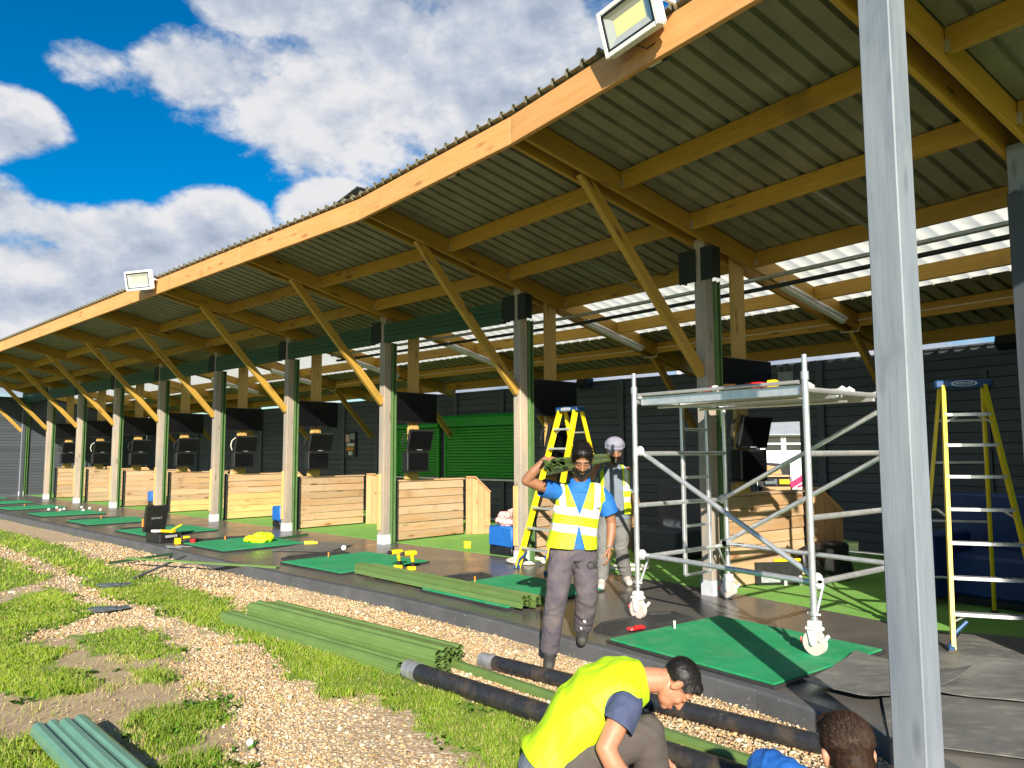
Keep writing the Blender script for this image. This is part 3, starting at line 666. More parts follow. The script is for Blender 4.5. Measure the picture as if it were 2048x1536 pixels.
for k in NAMES:
    if k == 'Z': continue
    r3 = Matrix.Rotation(FRZ(k), 3, 'Z')
    for s in (-.1, .1):
        o1 = 2.75; beam('rafter', Q(k, o1, zb(o1) + .112, s), Q(k, -3.42, zb(-3.42) + .112, s), .048, .222, 'wood_beam', SH)
        beam('rafter', Q(k, -3.42, zb(-3.42) + .112, s * .5), Q(k, -4.6, zb(-4.6) + .112, s * .5), .048, .222, 'wood_beam', SH)
    p = beam('post', Q(k, 0, 0), Q(k, 0, 4.05), .15, .15, 'post_grey' if k in 'AK' else 'wood_post', SH, up=(*OUT(k), 0), ch=.006)
    m = MB()
    for sx, sy, w, d in ((.079, 0, .006, .164), (-.079, 0, .006, .164), (0, .079, .152, .006), (0, -.079, .152, .006)):
        m.box(Q(k, 0, .083) + r3 @ Vector((sx, sy, 0)), (w, d, .166), r3)
    sh_ = m.build('post_shoe', 'shoe_white'); sh_.parent = p; sh_.matrix_parent_inverse = WORLDM[p.name].inverted()
    if k not in 'A':
        d = Vector((1.9, 4.35)) - Vector((.085, 2.40)); L = d.length; d /= L; nn = Vector((-d.y, d.x)) * .062
        a = Vector((.085, 2.40)) + nn; b = Vector((1.9, 4.35)) + nn
        beam('brace', Q(k, a.x + .03, a.y + .03), Q(k, b.x + .04, b.y + .04), .075, .122, 'wood_brace', SH)
        beam('rear_brace', Q(k, -3.25, zb(-3.25) + .02), Q(k, -4.5, 2.02), .075, .12, 'wood_beam', SH)
        if k in 'CDEFGHI':
            beam('timber_strip', Q(k, .087, .24, -.03), Q(k, .087, 1.10 if k == 'C' else 1.22, -.03), .085, .022, 'wood_plank_new', SH, up=(*OUT(k), 0))
        for s in (1, -1):
            if k == 'K' and s == -1: continue
            m = MB(); y = s * .098
            m.box(Q(k, -.165, 1.78, y * .75), (.006, .06, 3.55), r3); m.box(Q(k, -.085, 1.78, y * .75), (.006, .06, 3.55), r3); m.box(Q(k, -.125, 1.78, s * .044), (.075, .005, 3.55), r3)
            m.box(Q(k, -.158, 1.78, s * .106), (.020, .006, 3.55), r3); m.box(Q(k, -.092, 1.78, s * .106), (.020, .006, 3.55), r3)
            m.build('guide_rail', 'guide_green', SH)
            if s == -1 or k in 'BC':
                m = MB(); wd = .17 if s > 0 else .24; m.box(Q(k, .088, 3.74, s * (.04 + wd / 2)), (.02, wd, .385), r3, .003); m.box(Q(k, .02, 3.74, s * (.036 + wd)), (.12, .012, .36), r3); m.box(Q(k, .10, 3.60, s * wd), (.008, .05, .02), r3)
                m.build('shutter_bracket', 'bracket_dark', SH)
    # electric light on the underside of the near rafter
    if k in 'BCDEFG':
        m = MB(); a = Q(k, -1.25, zb(-1.25) - .05, .20); b = Q(k, -2.68, zb(-2.68) - .05, .20)
        t = thing('strip_light', 'grey fluorescent batten fixed under the rafter of the %s timber post' % ORD[k], 'strip light', a, 0, 'strip lights under the rafters')
        x = (b - a).normalized(); m = MB(); m.prism([(-.055, -.01), (.055, -.01), (.055, .022), (.03, .045), (-.03, .045), (-.055, .022)], a, b); m.build('body', 'alu_dull', t)
        m = MB(); m.prism([(-.046, -.012), (.046, -.012), (.04, -.045), (.018, -.062), (-.018, -.062), (-.04, -.045)], a + x * .03, b - x * .03); m.build('diffuser', 'batten_diffuser', t)
# shutter curtains under the eaves
for i, k in BAYS:
    if k in 'CDEFGHIJK' and k != 'C':
        t = thing('roller_shutter', 'dark green half-rolled shutter across the head of the bay beside the %s timber post' % ORD[k], 'shutter', Q(k, 0, 3.6), 0, 'roller shutters at the bay heads')
        for j in range(4):
            z0 = 3.585 + j * .0735; a, b = Q(i, .08, z0, -.30), Q(k, .08, z0, .075)
            m = MB(); m.prism([(.014, 0), (-.012, .006), (-.026, .020), (-.028, .036), (-.020, .050), (.004, .058), (.012, .066), (.022, .066), (.022, 0)][::-1], a, b); m.build('lath', 'dark_green', t)
        a, b = Q(i, .03, 3.545, -.30), Q(k, .03, 3.545, .075); m = MB(); m.prism([(-.03, 0), (.075, 0), (.075, .039), (-.03, .039)], a, b); m.build('bottom_rail', 'dark_green', t)
        a, b = Q(i, -.09, 3.72, -.145), Q(k, -.09, 3.72, .145); m = MB(); m.cyl(a, b, .075, n=16); m.build('roller', 'black_plastic', t)
m = MB(); p = Q('C', 2.72, zr(2.72) + .11, -.25); m.box(p, (.22, .55, .012), Matrix.Rotation(FRZ('C'), 3, 'Z') @ Matrix.Rotation(R(9), 3, 'X')); tag(m.build('loose_flashing', 'slate_grey'), 'loose dark flashing sheet lying on the roof edge at the kink', 'flashing')
# cable trays under the purlins
for off, nm in ((-1.02, 'upper'), (-1.16, 'lower')):
    z = 3.695 if nm == 'upper' else 3.60
    m = MB(); pts = [Q(k, off, z) for k in NAMES[:6]]
    for a, b in zip(pts[:-1], pts[1:]):
        m.prism([(-.04, 0), (.04, 0), (.04, .004), (-.04, .004)], a, b); m.prism([(-.04, .005), (-.036, .005), (-.036, .035), (-.04, .035)], a, b); m.prism([(.036, .005), (.04, .005), (.04, .035), (.036, .035)], a, b)
    for q in pts[1:]:
        for dz in (.0,): m.cyl(q + Vector((0, 0, .02)), q + Vector((0, 0, zb(off) - z)), .006, n=6)
    o = m.build('cable_tray', 'alu_dull' if nm == 'upper' else 'cable_black'); tag(o, 'long metal cable tray running under the roof, the %s of two' % nm, 'cable tray', 'cable trays under the roof')
for i, k in (('A', 'B'), ('B', 'C')):
    m = MB(); a = (Q(i, .30, zr(.30) - .17) + Q(k, .30, zr(.30) - .17)) / 2; b = (Q(i, -.87, zr(-.87) - .17) + Q(k, -.87, zr(-.87) - .17)) / 2
    m.prism([(-.02, 0), (.02, 0), (.02, .003), (-.02, .003)], a, b); m.prism([(-.02, .004), (-.017, .004), (-.017, .02), (-.02, .02)], a, b); m.prism([(.017, .004), (.02, .004), (.02, .02), (.017, .02)], a, b)
    o = m.build('mounting_channel', 'steel_bracket', SH)
# thin cream cable along the rear purlin
m = MB(); pts = []
for k in NAMES[1:7]:
    pts += [Q(k, -3.205, zr(-3.23) - .10, -.30), Q(k, -3.205, zr(-3.23) - .10, -.17), Q(k, -3.19, zr(-3.23) - .24, -.13), Q(k, -3.19, zr(-3.23) - .25, .12), Q(k, -3.20, zr(-3.23) - .10, .17)]
m.tube(pts, .007, 5); tag(m.build('power_cable', 'cable_cream'), 'thin cream power cable running along the rear purlin', 'cable')

# the tall grey post in front
gp = thing('grey_post', 'tall grey painted timber post in front of the end bay', 'post', (1.985, 3.86, GZ))
beam('shaft', (1.985, 3.86, GZ), (1.985, 3.86, 4.7), .168, .168, 'post_grey', gp, up=(*OUT('A'), 0), ch=.006)

# ------------------------------------------------------------------ back wall and end walls of grey boards
WO = -4.70
def board_rows(par, i, k, z0, z1, pitch, holes=(), out=WO, mat='board_grey'):
    "holes: (near offset from post k start, end, z0, z1) measured from k towards the near end"
    a, b = Q(k, out, 0), Q(i, out, 0); L = (b - a).length; x = (b - a) / L; n = Vector((-x.y, x.x, 0))
    if n.dot(Vector((*OUT(k), 0))) < 0: n = -n
    z = z0
    while z < z1 - .01:
        h = min(pitch, z1 - z); spans = [(0.0, L)]
        for s0, s1, h0, h1 in holes:
            if z + h > h0 + .01 and z < h1 - .01:
                spans = [q for u, v in spans for q in ((u, min(v, s0)), (max(u, s1), v)) if q[1] - q[0] > .03]
        for u, v in spans:
            p, q = a + x * u, a + x * v; p.z = q.z = z + h / 2
            tilt = (Vector((0, 0, 1)) + n * -.055).normalized()
            beam('board', p, q, .02, h - .007, mat, par, up=tilt, ch=.003)
        z += pitch
bw = thing('back_wall', 'dark grey boarded wall closing the rear of the golf bays', 'wall', Q('C', WO, 0))
for i, k in BAYS:
    holes = []; z0 = .02
    if (i, k) == ('B', 'C'): holes = [(1.15, 2.05, .88, 2.09), (2.30, 2.95, 0.0, .155)]
    board_rows(bw, i, k, z0, 3.06, .152, holes)
    for f in ((0, .5) if k != 'K' else (0, .5, 1)):
        p = Q(k, WO + .035, 0).lerp(Q(i, WO + .035, 0), f)
        if (i, k) == ('B', 'C') and f == .5: p = Q(k, WO + .035, 0).lerp(Q(i, WO + .035, 0), .645)
        beam('wall_post', p + Vector((0, 0, .02)), p + Vector((0, 0, 3.09)), .13, .055, 'board_grey', bw, up=(*OUT(k), 0))
    if holes:
        a, b = Q(k, WO - .04, .02), Q(i, WO - .04, .02); x = (b - a).normalized(); L = (b - a).length
        for u0, u1, z0_, z1_ in ((0, 1.15, 0, 3.03), (1.15, 2.05, 0, .86), (1.15, 2.05, 2.07, 3.03), (2.05, 2.30, 0, 3.03), (2.30, 2.95, .15, 3.03), (2.95, L, 0, 3.03)):
            m = MB(); m.prism([(-.006, z0_), (.006, z0_), (.006, z1_), (-.006, z1_)], a + x * u0, a + x * u1); m.build('backing_sheet', 'black_rubber', bw)  # black sheet added behind the boards to stop light leaking through
    else:
        m = MB(); a, b = Q(k, WO - .04, .02), Q(i, WO - .04, .02); m.prism([(-.006, 0), (.006, 0), (.006, 3.03), (-.006, 3.03)], a, b); m.build('backing_sheet', 'black_rubber', bw)
    a, b = Q(k, WO, 3.075), Q(i, WO, 3.075); beam('top_rail', a, b, .07, .03, 'board_grey', bw)
# frame round the hatch
a, x = Q('C', WO + .02, 0), None
b = Q('B', WO + .02, 0); x = (b - a).normalized()
for u in (1.11, 2.09): beam('hatch_frame', a + x * u + Vector((0, 0, .86)), a + x * u + Vector((0, 0, 2.16)), .07, .06, 'board_grey', bw, up=(*OUT('C'), 0))
for z in (.86, 2.125): beam('hatch_frame', a + x * 1.08 + Vector((0, 0, z)), a + x * 2.12 + Vector((0, 0, z)), .064, .068, 'board_grey', bw)
for u0, u1, kk in ((.25, 1.15, 'A'), (1.9, 2.8, 'A')):      # shallow door frames on the near part of the wall
    a2 = Q('B', WO + .02, 0); x2 = (Q('A', WO + .02, 0) - a2).normalized()
    for u in (u0, u1): beam('door_frame', a2 + x2 * u + Vector((0, 0, .05)), a2 + x2 * u + Vector((0, 0, 2.7)), .055, .05, 'board_grey', bw, up=(*OUT('B'), 0))
    for z in (2.68, 1.72): beam('door_frame', a2 + x2 * u0 + Vector((0, 0, z)), a2 + x2 * u1 + Vector((0, 0, z)), .05, .055, 'board_grey', bw)
def end_wall(k, label, o0, o1, ztop, face, pitch=.11):
    w = thing('end_wall', label, 'wall', Q(k, 0, 0)); r = 0; z = .02
    while z < ztop:
        a, b = Q(k, o0, z + pitch / 2, face), Q(k, o1, z + pitch / 2, face); d = Vector((*dirv(ANG[k]), 0))
        beam('board', a, b, .02, pitch - .006, 'board_grey', w, up=(Vector((0, 0, 1)) + d * .05).normalized()); z += pitch
    m = MB(); m.prism([(-.006, 0), (.006, 0), (.006, ztop - .03), (-.006, ztop - .03)], Q(k, o0, .02, face - .035), Q(k, o1, .02, face - .035)); m.build('backing_sheet', 'black_rubber', w)  # added black sheet, blocks light between the end wall boards
    for o in (o1, .0, -2.2): beam('wall_post', Q(k, o, 0, face + .02), Q(k, o, ztop + .02, face + .02), .12, .1, 'board_grey', w, up=(*OUT(k), 0))
    beam('top_rail', Q(k, o0, ztop + .02, face), Q(k, o1, ztop + .02, face), .08, .05, 'board_grey', w)
end_wall('K', 'far grey boarded end wall running out towards the field, half in sunshine', -4.6, 2.8, 3.74, .02)
end_wall('A', 'near dark grey boarded end wall at the right edge behind the stepladder', -4.6, .10, 3.6, -.02, .152)

def kiosk(k, s0, s1, zt, label, hood):
    "roller shutter window on the back wall between near offsets s0..s1 of post k (negative: towards the far end)"
    t = thing('kiosk_shutter', label, 'shutter', Q(k, WO + .1, 0), 0, 'green kiosk shutters on the back wall')
    a, b = Q(k, WO + .075, 0, -s0), Q(k, WO + .075, 0, -s1); x = (b - a).normalized(); n = 17; z0 = .98; ph = (zt - z0) / n
    for j in range(n):
        m = MB(); z = z0 + j * ph; m.prism([(-.006, 0), (.012, .004), (.018, ph * .5), (.012, ph - .012), (-.006, ph - .008)][::-1], a + Vector((0, 0, z)), b + Vector((0, 0, z))); m.build('slat', 'kiosk_green', t)
    for p in (a, b):
        beam('guide_rail', p + Vector((0, 0, .95)), p + Vector((0, 0, zt)), .07, .07, 'kiosk_green', t, up=(*OUT(k), 0))
    m = MB(); aa, bb = a - x * .09 + Vector((0, 0, zt)), b + x * .09 + Vector((0, 0, zt)); m.prism([(-.06, .01), (.12, .01), (.12, hood * .75), (.08, hood), (-.06, hood)], aa, bb); m.build('hood', 'kiosk_green', t)
    m = MB(); aa, bb = a - x * .09 + Vector((0, 0, .92)), b + x * .09 + Vector((0, 0, .92)); m.prism([(-.05, 0), (.09, 0), (.09, .04), (-.05, .04)], aa, bb); m.build('ledge', 'alu_dull', t)
kiosk('D', .85, 3.62, 2.22, 'large bright green roller shutter over a serving hatch in the back wall', .29)
kiosk('D', 3.90, 5.60, 2.22, 'narrower bright green roller shutter left of the large green one', .13)
pt = thing('poster', 'small framed poster with dark and orange pictures on the grey back wall', 'poster', Q('D', WO + .06, 1.84, -7.88))
pa, px_ = Q('D', WO + .05, 0, -7.60), (Q('D', WO + .05, 0, -8.16) - Q('D', WO + .05, 0, -7.60)).normalized()
def pbox(mat, u0, u1, z0, z1, d, name):
    o3 = Vector((*OUT('D'), 0)); c = pa + px_ * ((u0 + u1) / 2) + Vector((0, 0, (z0 + z1) / 2)) + o3 * d; ang = math.atan2(px_.y, px_.x)
    m = MB(); m.box(c, (u1 - u0, .012, z1 - z0), Matrix.Rotation(ang, 3, 'Z')); m.build(name, mat, pt)
pbox('black_plastic', 0, .56, 1.47, 2.21, 0, 'frame')
for mat, u0, u1, z0, z1 in (('grey_card', .06, .26, 1.98, 2.15), ('cloth_pink', .30, .5, 1.9, 2.12), ('paper', .08, .44, 1.78, 1.87), ('tee_orange', .1, .46, 1.66, 1.75), ('paper', .16, .36, 1.52, 1.63)): pbox(mat, u0, u1, z0, z1, .01, 'print')

# ------------------------------------------------------------------ one set of furniture per bay: divider, television, ball machine
def plank_mat(k, j):
    if k == 'F' and j < 4: return 'wood_plank_new'
    if k == 'G' and j < 2: return 'wood_plank_new'
    return 'wood_plank'
def divider(k):
    t = thing('bay_divider', 'timber plank divider behind the %s timber post%s' % (ORD[k], {'F': ', its lower planks fresh yellow', 'G': ', its two lowest planks fresh yellow', 'B': ', seen through the scaffold tower', 'D': ', end panel fully in view'}.get(k, '')), 'divider', Q(k, 0, .006), FRZ(k), 'timber dividers between the bays')
    rd = random.Random(ord(k))
    for j in range(7):
        zj = .02 + j * .1485 + .073 + rd.uniform(-.003, .003); yj = -.055 + rd.uniform(-.004, .004)
        beam('plank', (-.33, yj, zj), (-1.93, yj + rd.uniform(-.004, .004), zj + rd.uniform(-.002, .002)), .032, .1425, plank_mat(k, j), t, up=(0, -.07, 1), ch=.007, local=True)
    m = MB(); m.box((-.297, -.045, .55), (.055, .075, 1.08), None, .004); m.build('end_strip', 'black_rubber', t, off=None)  # near-black strip along the outer end of the divider
    for x in (-.36, -1.15, -1.90): beam('stud', (x, -.105, 0), (x, -.105, 1.055), .065, .07, 'wood_plank', t, local=True)
    beam('end_post', (-1.965, -.06, 0), (-1.965, -.06, 1.085), .065, .085, 'wood_wing', t, local=True)
    beam('cap_rail', (-.30, -.085, 1.078), (-1.95, -.085, 1.078), .125, .03, 'wood_plank', t, local=True)
    a, b = Vector((-2.005, -.05, 0)), Vector((-2.43, .20, 0)); x = (b - a).normalized(); L = (b - a).length; n = Vector((-x.y, x.x, 0))
    for j in range(4):
        u0, u1 = L * j / 4, L * (j + 1) / 4 - .006; h = lambda u: 1.09 if u < L * .38 else 1.09 - (u - L * .38) / (L * .62) * .30
        m = MB(); vs = []
        for d in (-.014, .014):
            for u, z in ((u0, 0), (u1, 0), (u1, h(u1)), (u0, h(u0))): p = a + x * u + n * d; vs.append((p.x, p.y, z))
        m.add(vs, [(0, 1, 2, 3)[::-1], (4, 5, 6, 7), (0, 1, 5, 4), (1, 2, 6, 5), (2, 3, 7, 6), (3, 0, 4, 7)]); m.build('upright_board', 'wood_wing', t, off=None)
    p1 = a + x * (L * .38); c1 = [(a.x, a.y, 1.105), (p1.x, p1.y, 1.105), (b.x, b.y, .805)]
    beam('wing_cap', c1[0], c1[1], .10, .026, 'wood_wing', t, local=True); beam('wing_cap', c1[1], c1[2], .10, .026, 'wood_wing', t, local=True)
    beam('wing_edge', (b.x, b.y, 0), (b.x, b.y, .79), .05, .07, 'wood_wing', t, local=True)
    return t
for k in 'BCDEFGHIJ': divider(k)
def tv_set(k):
    t = thing('hanging_television', 'black television on a timber hanger above the divider of the %s timber post' % ORD[k], 'television', Q(k, -.72, 2.14), FRZ(k), 'televisions hung over the dividers')
    m = MB(); m.box((.07, .075, .27), (.96, .045, .55), None, .006); m.build('casing', 'black_plastic', t, off=None)
    m = MB(); m.box((.07, .0995, .275), (.925, .004, .51)); m.build('screen', 'black_screen', t, off=None)
    m = MB(); m.box((.07, .03, .27), (.3, .045, .3)); m.build('wall_bracket', 'black_plastic', t, off=None)
    h = beam('hanger', (.07, -.02, zr(-.65) - 2.14 - .02), (.07, -.02, -1.04), .05, .235, 'wood_hanger', t, up=(1, 0, 0), local=True)
    m = MB(); m.box((.07, .012, -.075), (.16, .012, .09)); [m.ell((.07 + dx, .018, -.075 + dz), .012, 6, 4) for dx, dz in ((-.05, .02), (.05, .02), (-.05, -.025), (.05, -.025))]; m.build('mounting_plate', 'wood_hanger', t, off=None)
def ball_unit(k):
    t = thing('touch_screen_unit', 'black tilted touch screen above a dark cabinet at the %s timber post' % ORD[k], 'touch screen', Q(k, -.76, 1.09), FRZ(k), 'touch screen units on the dividers')
    rx = Matrix.Rotation(R(-14), 3, 'X')
    m = MB(); m.box((.065, .13, .73), (.56, .05, .385), rx, .008); m.build('casing', 'black_plastic', t, off=None)
    m = MB(); m.box(Vector((.065, .13, .73)) + rx @ Vector((0, .027, .0)), (.50, .004, .32), rx); m.build('screen', 'black_screen', t, off=None)
    m = MB(); m.box(Vector((.065, .13, .73)) + rx @ Vector((0, .03, -.176)), (.12, .004, .012), rx); m.build('button_strip', 'grey_card', t, off=None)
    m = MB(); m.box((0.13, .09, .345), (.50, .16, .355), None, .012); m.build('cabinet', 'black_plastic', t, off=None)
    m = MB(); m.box((0.13, .172, .345), (.44, .006, .30)); m.build('cabinet_panel', 'black_screen', t, off=None)
    m = MB(); m.box((0.13, .12, .165), (.54, .24, .014)); m.build('shelf', 'black_plastic', t, off=None)
    m = MB(); m.tube([(.30, .05, .88), (.40, .07, .80), (.43, .08, .68), (.38, .05, .58)], .012, 6); m.build('cable', 'cable_cream' if k in 'FI' else 'cable_black', t, off=None)
    m = MB(); m.box((.14, -.03, .075), (.26, .09, .115), None, .006); m.build('wooden_block', 'wood_hanger', t, off=None)
for k in 'BCDEFGHIJ': tv_set(k); ball_unit(k)

# ------------------------------------------------------------------ hitting mats, ball trays, tees, balls
MAT_ = [('B', 1.62, 1.68, 1.62, 1.50), ('C', 1.60, 1.68, 1.5, 1.52), ('D', 1.59, 1.70, 1.55, 1.52), ('E', 1.55, 1.70, 1.6, 1.52), ('F', 1.50, 1.68, 1.5, 1.5), ('G', 1.55, 1.66, 1.5, 1.5), ('H', 1.52, 1.66, 1.5, 1.5), ('I', 1.55, 1.66, 1.5, 1.5), ('J', 1.55, 1.66, 1.5, 1.5), ('K', 1.55, 1.66, 1.5, 1.5)]
CONT = {'B': 'with the scaffold wheel standing on it', 'C': 'partly under the bundle of green strips', 'D': 'behind the two yellow drills', 'E': 'with the crumpled yellow vest on it', 'F': 'beside the open black toolbox'}
for k, y, x, w, d in MAT_:
    t = thing('hitting_mat', 'green golf hitting mat %s' % CONT.get(k, 'in front of the bay of the %s timber post' % ORD[k]), 'mat', Q(k, x, .003, y), FRZ(k), 'green hitting mats')
    m = MB(); m.box((0, 0, .011), (d, w, .02), None, .004); m.build('rubber_base', 'black_rubber', t, off=None)
    m = MB(); m.box((0, 0, .026), (d - .05, w - .05, .016), None, .004); m.build('turf', 'mat_green', t, off=None)
    m = MB(); m.cyl((.02, -.52 * 0 - w / 2 + .12 + (0.0), .03), (.02, -w / 2 + .12, .10), .009, .012, 8)
    tee = m.build('tee', 'tee_white' if k in 'B' else 'tee_orange', t, off=None); tee.location = (0, 0, 0)
    tr = thing('ball_tray', 'black rubber ball tray lying beside the green mat %s' % CONT.get(k, 'of the %s timber post' % ORD[k]), 'tray', Q(k, 1.72, .003, .52), FRZ(k), 'rubber ball trays')
    m = MB(); o_ = [(-.62, -.10), (-.40, -.20), (.30, -.20), (.52, -.06), (.50, .16), (-.55, .18)]
    m.loft([[(px, py, z) for px, py in [(a * s_, b * s_) for a, b in o_]] for z, s_ in ((0, 1), (.022, 1), (.028, .97), (.028, .90), (.012, .86))]); m.build('tray_body', 'black_rubber', tr, off=None)
def golf_ball(x, y, z, label, grp):
    m = MB(); m.ell((0, 0, .0213), .0213, 12, 8); o = m.build('golf_ball', 'golf_white', smooth=True); o.location = (x, y, z); tag(o, label, 'golf ball', grp); return o
for j, (x, y) in enumerate([(-12.91, 21.3), (-13.07, 21.94), (-12.58, 21.46), (-12.50, 21.15), (-12.44, 22.08), (-11.77, 20.98), (-11.99, 21.69), (-11.38, 21.13)]):
    b = golf_ball(x, y, .034, 'white golf ball lying among others near the far green mats', 'golf balls near the far mats'); b.scale = (1.7, 1.7, 1.7); b.location.z = .02
golf_ball(-2.77, 12.6, 0, 'white golf ball on the deck behind the mat with the drills', None).scale = (2, 2, 2)
golf_ball(-1.56, 4.65, GZ + .012, 'white golf ball in the gravel at the bottom of the picture', None)
golf_ball(-1.83, 6.90, GZ + .02, 'white golf ball in the grass beside the long green strips', None)
m = MB(); m.cyl((0, 0, .008), (0, 0, .02), .05, .045, 12); m.tube([(.03, 0, .02), (.10, .03, .02), (.12, .04, .015)], [.022, .02, .015], 8)
o = m.build('tee_cap', 'red_plastic', smooth=True); o.location = (1.05, 6.88, .02); tag(o, 'small red rubber tee lying on the nearest ball tray', 'tee')

# ------------------------------------------------------------------ loose rubber sheets at the right
def sheet_mat(name, pts, label, z=.004, curl=()):
    b = MB(); n = 14; P = [Vector(p) for p in pts]; vs = []
    for i in range(n + 1):
        for j in range(n + 1):
            u, v = i / n, j / n; p = (P[0] * (1 - u) + P[1] * u) * (1 - v) + (P[3] * (1 - u) + P[2] * u) * v
            h = .009 * noise.noise((p.x * 2.1, p.y * 2.1, z * 50)) + .003 * noise.noise((p.x * 6, p.y * 6, z * 50)) + .010
            for (cu, cv, rad, hh) in curl:
                d = math.hypot(u - cu, v - cv); h += hh * max(0, 1 - d / rad) ** 2
            vs.append((p.x, p.y, z + max(0, h)))
    fs = [(i * (n + 1) + j, (i + 1) * (n + 1) + j, (i + 1) * (n + 1) + j + 1, i * (n + 1) + j + 1) for i in range(n) for j in range(n)]
    vb = [(x, y, zz + .005) for x, y, zz in vs]; N_ = len(vs); b.add(vs + vb, [f[::-1] for f in fs] + [tuple(i + N_ for i in f) for f in fs])
    per = [i * (n + 1) for i in range(n + 1)] + [n * (n + 1) + j for j in range(1, n + 1)] + [i * (n + 1) + n for i in range(n - 1, -1, -1)] + [j for j in range(n - 1, 0, -1)]
    b.f += [(per[q], per[(q + 1) % len(per)], per[(q + 1) % len(per)] + N_, per[q] + N_)[::-1] for q in range(len(per))]; b.m += [0] * len(per)
    o = b.build(name, 'rubber_mat', smooth=True); tag(o, label, 'rubber sheet', 'loose rubber sheets on the deck'); return o
sheet_mat('rubber_sheet', [(2.06, 4.30), (3.30, 3.75), (4.2, 5.2), (2.55, 5.45)], 'large worn black rubber sheet lowest of the sheets beside the grey post', .004)
sheet_mat('rubber_sheet', [(1.95, 5.25), (2.30, 4.86), (3.15, 5.35), (2.62, 5.95)], 'black rubber sheet lapping over the corner of the nearest green mat', .040, ((1, 1, .40, .08), (1, 0, .3, .03), (0, 0, .22, .02), (0, 1, .3, .02)))
sheet_mat('rubber_sheet', [(2.70, 5.05), (3.45, 4.75), (4.05, 5.65), (3.2, 6.15)], 'black rubber sheet with a curled corner in front of the stepladder', .024, ((1, 0, .36, .06), (0, 0, .3, .025)))
sheet_mat('rubber_sheet', [(3.25, 5.9), (4.6, 5.0), (5.4, 6.1), (3.9, 6.75)], 'black rubber sheet under the foot of the right stepladder', .006)
sheet_mat('rubber_sheet', [(-3.95, 12.55), (-2.95, 12.30), (-2.75, 13.35), (-3.55, 13.75)], 'thin grey rubber sheet on the deck behind the mat with the vest', .004)

# ------------------------------------------------------------------ scaffold tower
FL, FR, RL, RR = (Vector(p) for p in ((1.20, 7.42, 0), (2.32, 5.97, 0), (2.35, 8.41, 0), (3.53, 6.95, 0)))
tw = thing('scaffold_tower', 'aluminium mobile scaffold tower on white castors beside the grey post', 'scaffold', tuple((FL + RR) / 2))
V = lambda z: Vector((0, 0, z))
def tpart(name, m, mat, smooth=True): return m.build(name, mat, tw, smooth)
DZ = {0: .0, 1: .036, 2: 0, 3: 0}
for i, p in enumerate((FL, FR, RL, RR)):
    z = .034 if i == 1 else 0
    m = MB(); m.cyl(p + V(.36), p + V(2.22 if i < 2 else 2.16), .0255, n=16); m.cyl(p + V(2.20), p + V(2.36 if i < 2 else 2.2), .021, n=14); m.cyl(p + V(2.16), p + V(2.225), .031, n=16); tpart('upright', m, 'aluminium')
    ax = (FR - FL).normalized(); sd = Vector((-ax.y, ax.x, 0))
    m = MB(); m.cyl(p + V(.22 + z), p + V(.40), .019, n=12); m.cyl(p + V(.335), p + V(.36), .034, n=12); m.cyl(p + V(.3), p + V(.318), .028, n=10); leg = tpart('adjusting_leg', m, 'aluminium')
    m = MB(); m.box(p + V(.345), (.11, .018, .016), Matrix.Rotation(math.atan2(ax.y, ax.x), 3, 'Z'), .004); w = m.build('wing_nut', 'caster_white'); w.parent = leg; w.location = -tw.location
    c = p + V(.094 + z); ct = thing('castor', None, None, (0, 0, 0)); ct.parent = tw
    f = sd * (1 if i % 2 else -1)
    m = MB(); m.cyl(c - f * .022, c + f * .022, .092, n=24); o = m.build('wheel', 'castor_tyre', ct, True, off=None); o.location = -tw.location
    m = MB()
    rz = Matrix.Rotation(math.atan2(ax.y, ax.x), 3, 'Z')
    m.box(c + V(.108), (.12, .085, .03), rz, .006); m.box(c + V(.145), (.085, .075, .045), rz, .006)
    for s in (-1, 1): m.loft([[c + f * s * .032 + q for q in (ax * -.045 + V(.10), ax * .045 + V(.10), ax * .022 + V(-.01), ax * .0 + V(-.022), ax * -.022 + V(-.01))], [c + f * s * .036 + q for q in (ax * -.045 + V(.10), ax * .045 + V(.10), ax * .022 + V(-.01), ax * .0 + V(-.022), ax * -.022 + V(-.01))]][::s])
    m.cyl(c - f * .045, c + f * .045, .014, n=10); o = m.build('fork', 'caster_white', ct, True, off=None); o.location = -tw.location
    m = MB(); m.tube([c + ax * .05 + V(.02) - f * .02, c + ax * .10 + V(.045) - f * .02, c + ax * .125 + V(.075) - f * .02], [.014, .017, .014], 8); o = m.build('brake_lever', 'caster_white', ct, True, off=None); o.location = -tw.location
    m = MB(); m.tube([c - ax * .07 + V(.01), c - ax * .11 + V(.0), c - ax * .12 + V(.025)], [.018, .016, .01], 8); o = m.build('brake_pedal', 'red_plastic', ct, True, off=None); o.location = -tw.location
for a, b in ((FL, RL), (FR, RR)):
    for z in (.575, 1.075, 1.575, 2.08): m = MB(); m.cyl(a + V(z), b + V(z), .0235, n=12); tpart('end_rung', m, 'aluminium')
    x = (b - a); n = Vector((-x.y, x.x, 0)).normalized()
    for f in ((.50, .79) if a is FL else ()): beam('ladder_stile', a + x * f + V(.33), a + x * f + V(2.05), .045, .03, 'aluminium', tw, up=n)
    for z in ((.33, .825, 1.325, 1.825) if a is FL else ()): m = MB(); m.cyl(a + x * .5 + V(z), a + x * .79 + V(z), .016, n=10); tpart('ladder_rung', m, 'aluminium')
